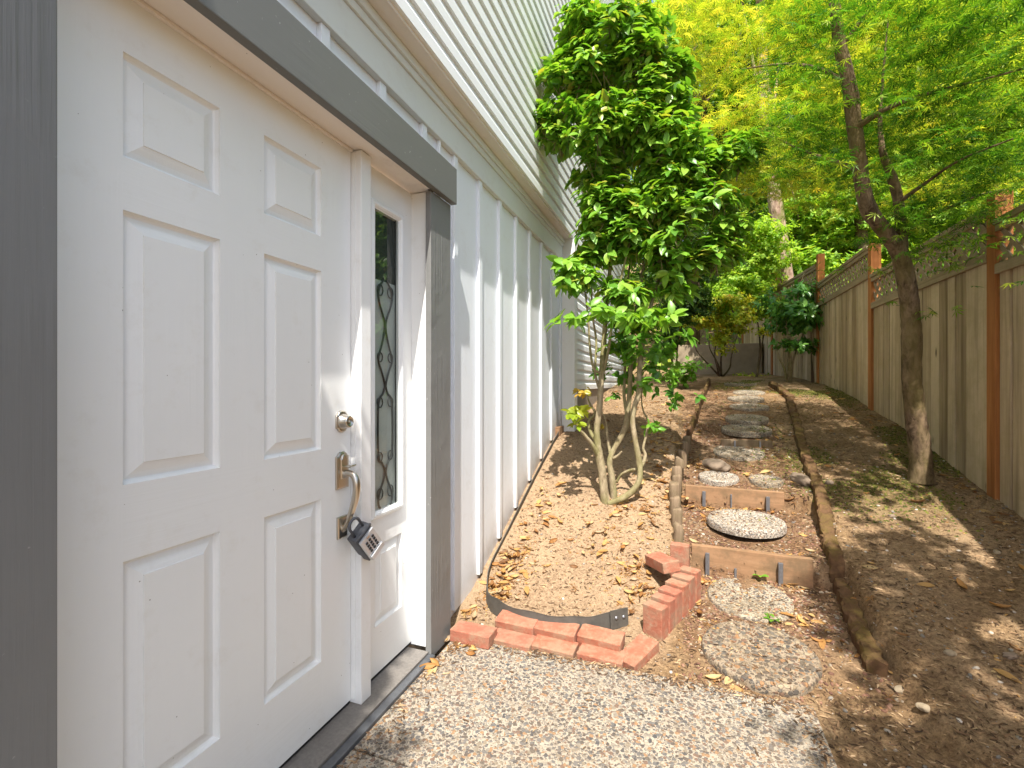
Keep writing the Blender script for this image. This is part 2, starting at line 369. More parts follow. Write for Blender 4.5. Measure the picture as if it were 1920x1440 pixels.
M_POST = wood('stained_fence_post', (.30, .11, .032), (.54, .23, .075), 'z', 1)
M_STEP = wood('step_board_wood', (.22, .12, .06), (.42, .25, .14), 'x', .7, (.15, .10, .055), .8, knots=False)
M_LOG = wood('grey_log_stake', (.13, .085, .05), (.30, .22, .145), 'z', 1, (.10, .09, .03), .4, knots=False, bump=1)
M_TIMBER = wood('mossy_edging_timber', (.06, .032, .016), (.17, .09, .042), 'y', .8, (.12, .085, .02), .75, knots=False, bump=1)
def bark(name, c1, c2, moss=None, s=22, amt=.6):
    t = NT(name); v = t.coord((1, 1, .45)); n = t.noise(v, s, 8, .7, .4); n2 = t.noise(v, 6, 4)
    c = t.mix(t.ramp(n.outputs[0], [(.35, (0, 0, 0)), (.65, (1, 1, 1))]), c1, c2)
    if moss: c = t.mix(t.math('MULTIPLY', t.ramp(n2.outputs[0], [(.42, (0, 0, 0)), (.6, (1, 1, 1))]), amt), c, moss)
    t.set(c, .9, spec=.2); t.bump(n.outputs[0], .9, .012); return t.m
M_BARKM = bark('maple_bark', (.04, .025, .014), (.26, .18, .11), (.15, .12, .04))
M_BARKC = bark('camellia_bark', (.19, .145, .085), (.40, .33, .215), (.17, .17, .05), 26, .6)
M_BARKB = bark('alder_bark', (.10, .05, .03), (.55, .40, .31), (.13, .14, .03), 11, .8)
M_BARKD = bark('dark_bark', (.05, .032, .02), (.15, .10, .065), (.09, .09, .03))
def leafmat(name, stops, trans=.4, rough=.45, spec=.4, tint=(1.3, 1.25, .5)):
    t = NT(name); at = t.n('Attribute', attribute_name='rnd')
    c = t.ramp(at.outputs['Fac'], stops); v = t.coord(); n = t.noise(v, 3, 2)
    c = t.mix(t.math('MULTIPLY', n.outputs[0], .5), c, tuple(x*.55 for x in stops[0][1]))
    t.set(c, rough, spec=spec)
    tr = t.n('BsdfTranslucent'); t.l(t.mix(1.0, c, tint, 'MULTIPLY'), tr.inputs[0])
    ms = t.n('MixShader', {0: trans}); t.l(t.b.outputs[0], ms.inputs[1]); t.l(tr.outputs[0], ms.inputs[2]); t.l(ms.outputs[0], t.out.inputs[0])
    return t.m
M_CAM = leafmat('camellia_leaf', [(0, (.04, .14, .018)), (.35, (.15, .36, .035)), (.75, (.30, .55, .06)), (.93, (.38, .56, .07)), (1, (.5, .45, .07))], .40, .36, .45)
M_CAMY = leafmat('camellia_young_leaf', [(0, (.25, .38, .03)), (.6, (.42, .40, .03)), (1, (.55, .30, .04))], .4, .35)
M_MAPLE = leafmat('maple_leaf', [(0, (.035, .12, .012)), (.45, (.10, .28, .02)), (.8, (.26, .46, .035)), (1, (.55, .66, .07))], .5, .5)
M_MAPLEY = leafmat('yellow_maple_leaf', [(0, (.14, .28, .02)), (.5, (.45, .56, .05)), (.85, (.75, .74, .09)), (1, (.80, .58, .08))], .5, .5)
M_BG1 = leafmat('bright_green_leaf', [(0, (.08, .22, .02)), (.5, (.34, .60, .06)), (1, (.72, .82, .12))], .5, .5)
M_BG2 = leafmat('deep_green_leaf', [(0, (.02, .055, .01)), (.6, (.08, .19, .025)), (1, (.27, .36, .05))], .35, .45)
M_BG3 = leafmat('golden_leaf', [(0, (.20, .36, .03)), (.6, (.60, .62, .06)), (.9, (.85, .62, .08)), (1, (.85, .40, .07))], .45, .5)
M_RHODO = leafmat('rhododendron_leaf', [(0, (.05, .17, .03)), (.6, (.14, .38, .06)), (1, (.36, .58, .12))], .3, .3, .6)
M_WEED = leafmat('weed_leaf', [(0, (.12, .32, .03)), (1, (.25, .48, .05))], .4, .4)
M_DRY = leafmat('dry_leaf', [(0, (.12, .06, .03)), (.2, (.24, .12, .05)), (.45, (.42, .20, .06)), (.7, (.62, .38, .13)), (.85, (.62, .46, .22)), (1, (.46, .35, .24))], .25, .6, .3, (1.2, .9, .5))
def chipmat(name, stops, rough=.85):
    t = NT(name); at = t.n('Attribute', attribute_name='rnd'); c = t.ramp(at.outputs['Fac'], stops); t.set(c, rough, spec=.25); return t.m
M_GRAVEL = chipmat('red_gravel', [(0, (.08, .04, .028)), (.4, (.17, .085, .055)), (.65, (.26, .14, .09)), (.85, (.20, .16, .115)), (1, (.40, .32, .23))])
M_PEBBLE = chipmat('grey_pebble', [(0, (.12, .11, .10)), (.5, (.25, .22, .18)), (.8, (.36, .32, .27)), (1, (.55, .5, .44))])
M_CHIP = chipmat('bark_chip', [(0, (.04, .024, .014)), (.45, (.13, .075, .04)), (.8, (.26, .16, .085)), (1, (.44, .31, .18))])
M_MOSS = chipmat('moss', [(0, (.04, .045, .008)), (.6, (.09, .095, .014)), (1, (.17, .165, .03))])
def groundmat():
    t = NT('garden_soil'); v = t.coord()
    za = t.n('Attribute', attribute_name='zone'); sp = t.n('SeparateColor', {'Color': za.outputs['Color']})
    path, moss, sand = sp.outputs[0], sp.outputs[1], sp.outputs[2]
    f1 = t.noise(v, 55, 8, .75); f2 = t.noise(v, 190, 5, .7); f3 = t.noise(v, 4, 5, .6)
    soil = t.mix(t.ramp(f1.outputs[0], [(.35, (0, 0, 0)), (.68, (1, 1, 1))]), (.105, .060, .030), (.38, .25, .13))
    sandc = t.mix(t.ramp(f1.outputs[0], [(.3, (0, 0, 0)), (.6, (1, 1, 1))]), (.17, .105, .06), (.40, .28, .175))
    pathc = t.mix(t.ramp(f1.outputs[0], [(.35, (0, 0, 0)), (.7, (1, 1, 1))]), (.085, .046, .024), (.27, .15, .08))
    c = t.mix(sand, soil, sandc); c = t.mix(path, c, pathc)
    sc = t.ramp(f3.outputs[0], [(.45, (0, 0, 0)), (.62, (1, 1, 1))]); c = t.mix(t.math('MULTIPLY', sc, .35), c, (.42, .30, .18))
    mn = t.math('MULTIPLY', moss, t.ramp(f1.outputs[0], [(.38, (0, 0, 0)), (.55, (1, 1, 1))]))
    c = t.mix(mn, c, t.mix(f2.outputs[0], (.055, .045, .01), (.17, .14, .02)))
    c = t.mix(t.math('MULTIPLY', t.ramp(f2.outputs[0], [(.5, (0, 0, 0)), (.66, (1, 1, 1))]), .45), c, (.045, .028, .018))
    t.set(c, .95, spec=.15)
    h = t.math('ADD', f1.outputs[0], t.math('MULTIPLY', f2.outputs[0], .5)); t.bump(h, .9, .012); return t.m
M_GROUND = groundmat()
# ---------------------------------------------------------------- ground
def zone(x, y):
    pl = path_left(y); pr = path_right(y)
    inp = sstep(pl-.02, pl+.05, x)*(1-sstep(pr-.04, pr+.02, x))*sstep(2.0, 2.5, y)
    inp = inp*(1-sstep(8, 9, y))
    m = fbm(x*1.6+9, y*1.6+4, 4)
    moss = sstep(.06, .2, m)*sstep(3.1, 4.2, y)*sstep(pr-.5, pr+.1, x)*(x < 3.3)
    moss = np.maximum(moss, sstep(.02, .12, m)*sstep(6.3, 7.2, y)*.9)
    moss = np.maximum(moss, sstep(.03, .1, fbm(x*2+3, y*2, 3))*(x > 3.2)*.7)
    moss = moss*(1-.6*inp)
    sand = (1-sstep(pl-.1, pl, x))*sstep(2.0, 2.3, y)*(1-sstep(4.0, 5.0, y))*.95
    sand = np.maximum(sand, .5*(1-sstep(pl-.1, pl, x))*sstep(4, 5, y)*(y < 8))
    sand = np.maximum(sand, .38*sstep(.02, .2, fbm(x*1.1+30, y*1.1, 3))*sstep(pr, pr+.2, x)*(x < 3.2)*(y > 1.7))
    return inp*.9, moss, sand
xs = np.concatenate([[-90, -40, -20, -10, -5, -2, -1, -.5, -.1], np.arange(0, 3.2, .018), [3.3, 3.5, 3.8, 4.2, 4.8, 5.6, 6.5, 7.5, 9, 11, 14, 18, 24, 32, 45, 65, 90]])
ys = np.concatenate([[-90, -40, -20, -10, -5, -2, -1, 0, .5, 1.0], np.arange(1.2, 5.2, .018), np.arange(5.2, 9, .05), np.arange(9, 15, .3), [16, 18, 20, 24, 30, 40, 60, 90]])
X, Y = np.meshgrid(xs, ys, indexing='ij'); Zg = gh(X, Y)
nx, ny = X.shape
me = bpy.data.meshes.new('ground'); vv = np.stack([X, Y, Zg], -1).reshape(-1, 3)
I = np.arange(nx*ny).reshape(nx, ny); q = np.stack([I[:-1, :-1], I[1:, :-1], I[1:, 1:], I[:-1, 1:]], -1).reshape(-1, 4)
me.vertices.add(len(vv)); me.vertices.foreach_set('co', vv.ravel()); me.loops.add(q.size); me.loops.foreach_set('vertex_index', q.ravel().astype(np.int32))
me.polygons.add(len(q)); me.polygons.foreach_set('loop_start', (np.arange(len(q))*4).astype(np.int32)); me.polygons.foreach_set('loop_total', np.full(len(q), 4, np.int32))
me.polygons.foreach_set('use_smooth', np.ones(len(q), bool)); me.update(calc_edges=True)
za, zb, zc = zone(X, Y); col = np.stack([za, zb, zc, np.ones_like(za)], -1).reshape(-1, 4)
ca = me.color_attributes.new('zone', 'FLOAT_COLOR', 'POINT'); ca.data.foreach_set('color', col.ravel().astype(np.float32))
tag(link('ground', me, M_GROUND), kind='structure')
# patio slab with its joints (three pours butted together)
bm = bmesh.new()
bm_box(bm, (.132, 1.30, -.10), (1.61, 2.05, 0)); bm_box(bm, (.132, -3.0, -.10), (1.61, 1.291, 0))
pat = tag(bm_done('patio', bm, M_PATIO, None, .004), kind='structure')
# ---------------------------------------------------------------- house
house = empty('house', (0, 3, 0))
tag(house, 'white house with board and batten siding, clapboard upper storey and a panelled front door', 'house')
DX = .03                                        # plane of the board and batten siding
def panel_surface(bm, y0, y1, z0, z1, panels, x=0, holes=(), hrail=None):
    """flat face with moulded raised panels; panels = (y0,y1,z0,z1)"""
    yc = sorted({y0, y1, *[p[0] for p in panels+list(holes)], *[p[1] for p in panels+list(holes)]})
    zc = sorted({z0, z1, *[p[2] for p in panels+list(holes)], *[p[3] for p in panels+list(holes)]})
    V = {}
    def vert(yy, zz, xx=x):
        k = (round(yy, 5), round(zz, 5), round(xx, 5))
        if k not in V: V[k] = bm.verts.new((xx, yy, zz))
        return V[k]
    for i in range(len(yc)-1):
        for j in range(len(zc)-1):
            cy, cz = (yc[i]+yc[i+1])/2, (zc[j]+zc[j+1])/2
            if any(p[0] < cy < p[1] and p[2] < cz < p[3] for p in panels+list(holes)): continue
            f = bm.faces.new([vert(yc[i], zc[j]), vert(yc[i+1], zc[j]), vert(yc[i+1], zc[j+1]), vert(yc[i], zc[j+1])])
            inz = any(p[2] < cz < p[3] for p in panels)
            f.material_index = 0 if (inz or cy < panels[0][0]-1e-4 or cy > max(p[1] for p in panels)+1e-4) else 1
    for p in panels:
        prof = [(0, 0), (.001, -.006), (.005, -.0125), (.009, -.015), (.012, -.0145), (.022, -.0115), (.034, -.0065), (.043, -.004), (.0442, -.001)]
        prev = None
        for ins, dx in prof:
            a, b, c, d = p[0]+ins, p[1]-ins, p[2]+ins, p[3]-ins
            loop = [vert(a, c, x+dx), vert(b, c, x+dx), vert(b, d, x+dx), vert(a, d, x+dx)]
            if prev:
                for k in range(4):
                    bm.faces.new([prev[k], prev[(k+1) % 4], loop[(k+1) % 4], loop[k]])
            prev = loop
        bm.faces.new(prev)
bm = bmesh.new()
ZR = [(.259, .809), (.978, 1.583), (1.70, 1.931)]
pans = [(ya, yb, za_, zb_) for za_, zb_ in ZR for ya, yb in ((.691, .923), (1.064, 1.297))]
panel_surface(bm, .525, 1.449, .035, 2.062, pans)
for f in bm.faces: f.smooth = False
# door edges
e = [bm.verts.new(c) for c in [(0, 1.449, .035), (-.044, 1.449, .035), (-.044, 1.449, 2.062), (0, 1.449, 2.062), (0, .525, .035), (-.044, .525, .035), (-.044, .525, 2.062), (0, .525, 2.062)]]
for qd in [(0, 1, 2, 3), (4, 7, 6, 5), (0, 4, 5, 1), (3, 2, 6, 7), (1, 5, 6, 2)]: bm.faces.new([e[i] for i in qd])
door = bm_done('front_door', bm, [M_DOORV, M_DOORH], house)
door['label'] = 'white six panel front door with embossed wood grain'
# deadbolt
def lathe_x(prof, c, n=28):
    V = []; Fc = []
    for x, r in prof:
        for k in range(n): a = 2*math.pi*k/n; V.append((c[0]+x, c[1]+r*math.cos(a), c[2]+r*math.sin(a)))
    for i in range(len(prof)-1):
        for k in range(n): Fc.append((i*n+k, i*n+(k+1) % n, (i+1)*n+(k+1) % n, (i+1)*n+k))
    Fc.append(tuple((len(prof)-1)*n+k for k in range(n))); return V, Fc
def arch_plate(bm, c, w, h, x0, x1, arch=True, both=False):
    pts = []; r = w/2; n = 12
    if both: r2 = w*.34
    if arch and not both:
        # shouldered arch: square shoulders and a rounded crown
        pts = [(-r, -h/2), (r, -h/2), (r, h/2-.016), (r*.78, h/2-.014)]
        for k in range(n+1): a = math.pi*k/n*.94+.03*math.pi; pts.append((r*.74*math.cos(a), h/2-.014+.014*math.sin(a)))
        pts += [(-r*.78, h/2-.014), (-r, h/2-.016)]
    elif both:
        top = [(r*.74*math.cos(math.pi*k/n), h/2-.014+.014*math.sin(math.pi*k/n)) for k in range(n+1)]
        pts = [(r, h/2-.016)]+top+[(-r, h/2-.016), (-r, -h/2+.016)]+[(-a, -b) for a, b in top]+[(r, -h/2+.016)]
    else: pts = [(-r, -h/2), (r, -h/2), (r, h/2), (-r, h/2)]
    a = [bm.verts.new((x0, c[0]+p[0], c[1]+p[1])) for p in pts]; b = [bm.verts.new((x1, c[0]+p[0], c[1]+p[1])) for p in pts]
    a2 = [bm.verts.new((x1+.003, c[0]+p[0]*.86, c[1]+p[1]*.9)) for p in pts]
    for k in range(len(pts)):
        k2 = (k+1) % len(pts); bm.faces.new([a[k], a[k2], b[k2], b[k]]); bm.faces.new([b[k], b[k2], a2[k2], a2[k]])
    bm.faces.new(a2); bm.faces.new(list(reversed(a)))
bm = bmesh.new(); arch_plate(bm, (1.396, 1.066), .062, .078, 0.0005, .007, both=True)
db = bm_done('deadbolt', bm, M_NICKEL, door, .0008, 1)
v, f = lathe_x([(.008, .028), (.018, .026), (.022, .0225), (.036, .0215), (.040, .019), (.0405, .0165), (.038, .016), (.038, .0)], (0, 1.396, 1.066))
me_ = bpy.data.meshes.new('c'); me_.from_pydata(v, [], f); bmj = bmesh.new(); bmj.from_mesh(db.data); bmj.from_mesh(me_); bm_box(bmj, (.037, 1.3945, 1.061), (.0392, 1.3975, 1.071)); bmj.to_mesh(db.data); bmj.free()
db.data.polygons.foreach_set('use_smooth', [len(p.vertices) == 4 and p.area < 1e-4 for p in db.data.polygons])
# handle set: upper plate, latch, grip, lower plate
bm = bmesh.new(); arch_plate(bm, (1.396, .892), .064, .132, .0005, .008)
arch_plate(bm, (1.396, .688), .05, .078, .0005, .008, arch=False)
hs = bm_done('handle', bm, M_NICKEL, door, .0012, 2)
pth, rr = smooth_path([(.006, 1.396, .872), (.03, 1.397, .882), (.055, 1.398, .874), (.066, 1.398, .845), (.062, 1.398, .80), (.048, 1.397, .752), (.032, 1.396, .715), (.018, 1.396, .690), (.006, 1.396, .680)],
                      [.014, .0115, .012, .013, .013, .0115, .010, .010, .013], 5)
tb = Tubes().add(pth, rr, 14)
me_ = bpy.data.meshes.new('g'); me_.from_pydata([tuple(a) for a in tb.v], [], tb.f); bmj = bmesh.new(); bmj.from_mesh(hs.data); nf = len(bmj.faces); bmj.from_mesh(me_)
bmj.faces.ensure_lookup_table()
for ff in bmj.faces[nf:]: ff.smooth = True
bmj.to_mesh(hs.data); bmj.free()
# thumb latch: cam body and curled thumb piece
bm = bmesh.new(); arch_plate(bm, (1.396, .905), .034, .088, .009, .014)
for i, (xa, za2, xb, zb2) in enumerate([(.012, .903, .03, .908), (.03, .908, .046, .905), (.046, .905, .056, .912)]):
    d = Vector((xb-xa, 0, zb2-za2)); M = Matrix.Translation(((xa+xb)/2, 1.396, (za2+zb2)/2)) @ Matrix.Rotation(-math.atan2(d.z, d.x), 4, 'Y')
    wd = .008 if i == 0 else .013
    bm_box(bm, (-d.length/2-.001, -wd, -.0016), (d.length/2+.001, wd, .0016), M)
bm_done('thumb_latch', bm, M_NICKEL, door, .0006, 1)
# near-black strip standing in for the shaded gap below the door
boxes('door_gap_shade', [((-.03, .53, .0225), (-.004, 1.448, .0345))], M_DARK, door, 0)
# mullion post, jambs, head jamb
boxes('mullion_post', [((-.05, 1.4535, .0215), (.043, 1.512, 2.0605))], M_TRIM, house, .003)
boxes('mullion_bead', [((.0, 1.4505, .036), (.020, 1.4533, 2.055))], M_TRIM, house, 0)
boxes('side_jamb', [((-.05, 1.8725, .0215), (.0815, 1.914, 2.0605))], M_TRIM, house, .002)
boxes('side_jamb', [((-.05, .40, .0215), (.0815, .5235, 2.0605))], M_TRIM, house, .002)
boxes('head_jamb', [((-.05, .40, 2.064), (.084, 1.914, 2.10)), ((.0845, .40, 2.0585), (.1065, 1.8475, 2.10)), ((.0, .5245, 2.0545), (.012, 1.448, 2.0635))], M_HEADJ, house, .002)
# grey casings and header
boxes('door_casing', [((.0822, 1.848, -.01), (.1095, 2.036, 2.0525)), ((-.05, 1.9155, -.01), (.0818, 2.0355, 2.0525))], M_GREY, house, .0025)
cs = boxes('door_casing', [((.0, .30, -.01), (.1095, .521, 2.0525))], M_GREY, house, .0025)
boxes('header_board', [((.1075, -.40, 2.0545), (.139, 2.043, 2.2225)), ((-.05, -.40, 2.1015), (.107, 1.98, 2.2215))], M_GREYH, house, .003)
# ---------------------------------------------------------------- sidelight
sd = None
bm = bmesh.new()
gl = (1.593, 1.768, .688, 1.905)
panel_surface(bm, 1.5125, 1.872, .036, 2.06, [(1.600, 1.792, .227, .551)], x=-.004, holes=[gl])
sd = bm_done('sidelight', bm, [M_DOORV, M_DOORH], house)
sd['label'] = 'narrow sidelight with leaded glass beside the front door'
# glazing bead frame
bm = bmesh.new(); prof = [(-.030, -.004), (-.027, .004), (-.018, .009), (-.010, .0095), (-.004, .004), (0, -.003), (.002, -.0035), (.0025, -.03)]
prev = None
for ins, dx in prof:
    a, b, c, d = gl[0]+ins, gl[1]-ins, gl[2]+ins, gl[3]-ins
    loop = [bm.verts.new((dx, a, c)), bm.verts.new((dx, b, c)), bm.verts.new((dx, b, d)), bm.verts.new((dx, a, d))]
    if prev:
        for k in range(4): bm.faces.new([prev[k], prev[(k+1) % 4], loop[(k+1) % 4], loop[k]])
    prev = loop
bm_done('frame', bm, M_TRIM, sd)
t = NT('clear_glass'); 
for nd in (t.b,): t.t.nodes.remove(nd)
fr = t.n('LayerWeight', {'Blend': .5}); gz = t.n('BsdfGlossy', {'Roughness': .01}); tp = t.n('BsdfTransparent', {'Color': (.82, .86, .84, 1)})
mx = t.n('MixShader'); t.l(t.math('ADD', t.math('MULTIPLY', t.math('POWER', fr.outputs['Facing'], 3.5), .85), .05, True), mx.inputs[0]); t.l(tp.outputs[0], mx.inputs[1]); t.l(gz.outputs[0], mx.inputs[2]); t.l(mx.outputs[0], t.out.inputs[0])
M_GLASS = t.m
pymesh('glass_pane', [(-.0042, gl[0]-.001, gl[2]-.001), (-.0042, gl[1]+.001, gl[2]-.001), (-.0042, gl[1]+.001, gl[3]+.001), (-.0042, gl[0]-.001, gl[3]+.001)], [(0, 1, 2, 3)], M_GLASS, sd)
t = NT('textured_glass'); v_ = t.coord(); vo = t.n('TexVoronoi', {'Vector': v_, 'Scale': 260.0}); nz = t.noise(v_, 6, 3)
t.set(t.mix(nz.outputs[0], (.34, .36, .35), (.58, .60, .57)), .25, spec=.8); t.bump(vo.outputs['Distance'], .35, .003); M_TEXG = t.m
gc = (gl[0]+gl[1])/2; ga = .050
boxes('textured_pane', [((-.0185, gl[0], gl[2]), (-.0155, gl[1], 1.625))], M_TEXG, sd, 0)
boxes('dim_interior_sheet', [((-.026, gl[0]-.001, gl[2]-.001), (-.021, gl[1]+.001, gl[3]+.001))], simple('dim_interior', (.035, .045, .04), .25, 0, 5, .5, 0, .5), sd, 0)  # dark sheet standing in for the unlit room behind the glass
tb = Tubes(); KN = [(1.63, .25), (1.60, .75), (1.565, .95), (1.53, .8), (1.49, .4), (1.451, .06), (1.41, .15), (1.36, .5), (1.30, .95), (1.25, .5), (1.21, .15), (1.189, .06), (1.16, .35), (1.116, .95), (.914, .95), (.875, .45), (.838, .06), (.80, .3), (.75, .85), (.715, .95), (.69, .7)]
for sgn in (-1, 1):
    p_, r_ = smooth_path([(-.0105, gc+sgn*ga*o_, z_) for z_, o_ in KN], [.0042]*len(KN), 5); tb.add(p_, r_, 6)
    for zc_, rr_ in ((1.585, .019), (1.31, .016), (1.125, .017), (.90, .016), (.75, .019)):
        ring = [(-.0105, gc+sgn*ga*.72+rr_*math.cos(a_), zc_+rr_*1.2*math.sin(a_)) for a_ in [2*math.pi*k/18 for k in range(19)]]
        tb.add(ring, [.0026]*19, 5)
tb.add([(-.0105, gc-ga*1.5, gl[2]), (-.0105, gc-ga*1.5, gl[3])], [.003]*2, 5).add([(-.0105, gc+ga*1.5, gl[2]), (-.0105, gc+ga*1.5, gl[3])], [.003]*2, 5)
tb.build('leading', M_LEAD, sd)
# threshold
boxes('threshold', [((-.05, .42, .003), (.098, 1.848, .0205))], M_SILL, house, .002)
boxes('threshold_nose', [((.0985, .42, -.02), (.131, 1.848, .012))], M_NOSE, house, .003)
boxes('sidelight_gap_shade', [((-.03, 1.514, .0222), (-.008, 1.871, .0352))], M_DARK, house, 0)  # shade of the gap under the sidelight, put in as a dark strip
# ---------------------------------------------------------------- board and batten wall
YE = 4.47
boxes('siding_wall', [((-.12, 2.0365, -.06), (DX, YE, 2.587)), ((-.12, -3.0, 2.223), (DX, 2.036, 2.587)), ((-.12, -3.0, -.06), (DX, .2995, 2.2225))], M_SIDING, house, 0)
bt = []
for k in range(-18, 8):
    yb = 2.515+.318*k
    if .28 < yb+.045 and yb < 2.03: z0 = 2.226
    elif yb < .30: z0 = .0
    else: z0 = float(gh(.06, yb))+.03
    if yb+.045 < YE-.05: bt.append(((DX, yb, z0), (DX+.019, yb+.042, 2.3775)))
bt.append(((DX, 2.0375, .02), (DX+.019, 2.052, 2.3775)))
boxes('battens', bt, M_SIDING, house, .002)
boxes('frieze_board', [((DX, -3, 2.378), (.060, YE-.001, 2.515)), ((DX, -3, 2.5155), (.070, YE-.001, 2.548)), ((DX, -3, 2.5485), (.082, YE-.001, 2.587))], M_FRIEZE, house, .004)
boxes('soffit', [((-.12, -3, 2.588), (.146, YE+.001, 2.611))], M_SOFFIT, house, .002)
# lap siding (one board = flat lower face + cove)
def lap_wall(name, y0, y1, z0, z1, xp, parent):
    V = []; Fc = []; z = z0; ex = .1016
    prof = []
    while z < z1:
        prof += [(xp-.018, z+.0005), (xp, z), (xp+.0005, z+.050), (xp-.005, z+.062), (xp-.012, z+.076), (xp-.016, z+.090), (xp-.0178, z+ex)]
        z += ex
    for yy in (y0, y1):
        for p in prof: V.append((p[0], yy, p[1]))
    n = len(prof)
    for i in range(n-1): Fc.append((i, i+n, i+n+1, i+1))
    o = pymesh(name, V, Fc, M_LAP, parent)
    return o
lap_wall('upper_lap_siding', -3, 8.6, 2.604, 7.4, .163, house)
lap_wall('lower_lap_siding', 4.60, 8.6, 1.145, 2.6, .160, house)
boxes('corner_board', [((-.0, YE, .50), (.174, 4.598, 2.587))], M_TRIM, house, .003)
boxes('corner_post', [((DX, YE-.052, .60), (.052, YE-.001, 2.3775))], M_SIDING, house, .002)
boxes('foundation', [((-.12, 4.6, .3), (.145, 8.58, 1.142))], M_FOUND, house, 0)
boxes('back_wall', [((-.13, -3, 2.612), (.138, 8.58, 7.4)), ((-.13, 4.6, 1.1435), (.136, 8.58, 2.6115))], M_LAP, house, 0)
boxes('base_trim', [((DX, 4.3, .62), (.07, YE-.001, .80))], M_STEP, house, .003)
# ---------------------------------------------------------------- key lock box on the handle
lb = empty('key_lock_box', (.060, 1.418, .672))
tag(lb, 'grey push button key lock box hanging from the door handle', 'lock box')
ML = Matrix.Rotation(R(40), 4, 'X') @ Matrix.Rotation(R(-9), 4, 'Z') @ Matrix.Scale(1.2, 4)
def lloc(x, y, z): return lb.location + ML @ Vector((x, y, z))
MM = Matrix.Translation(lb.location) @ ML
bm = bmesh.new()
bm_box(bm, (-.022, -.034, -.105), (.016, .034, .0), MM)
bm_done('body', bm, M_RUBBER, lb, .005, 3, True)
bm = bmesh.new(); bm_box(bm, (.0165, -.031, -.1), (.025, .031, -.012), MM); bm_box(bm, (.0255, -.029, -.1), (.031, .029, -.082), MM)
face = bm_done('keypad_face', bm, M_SILVER, lb, .003, 2)
for r_ in range(4):
    for c_ in range(3):
        bm = bmesh.new(); yy = -.014+.014*c_; zz = -.033-.0125*r_
        bm_box(bm, (.0252, yy-.0042, zz-.0036), (.0282, yy+.0042, zz+.0036), MM); bm_done('button', bm, M_BUTTON, face, .0008, 1)
bm = bmesh.new(); bm_box(bm, (.0255, -.0055, -.0225), (.028, .0055, -.0145), MM); bm_done('lever', bm, M_NICKEL, face, .001, 1)
tb = Tubes(); pts = [lloc(.0, -.020, -.002)]+[lloc(.0, -.020*math.cos(a), .032+.020*math.sin(a)) for a in [math.pi*k/10 for k in range(11)]]+[lloc(.0, .020, -.002)]
tb.add(pts, [.0052]*len(pts), 10).build('shackle', M_RUBBER, lb)
# weather cover flap ring at the top of the face
tb = Tubes(); pts = [lloc(.026-.010*abs(math.cos(a)), .034*math.cos(a), -.006+.012*math.sin(a)) for a in [math.pi*k/10 for k in range(11)]]
tb.add(pts, [.004]*11, 6).build('cover_strap', M_RUBBER, lb)
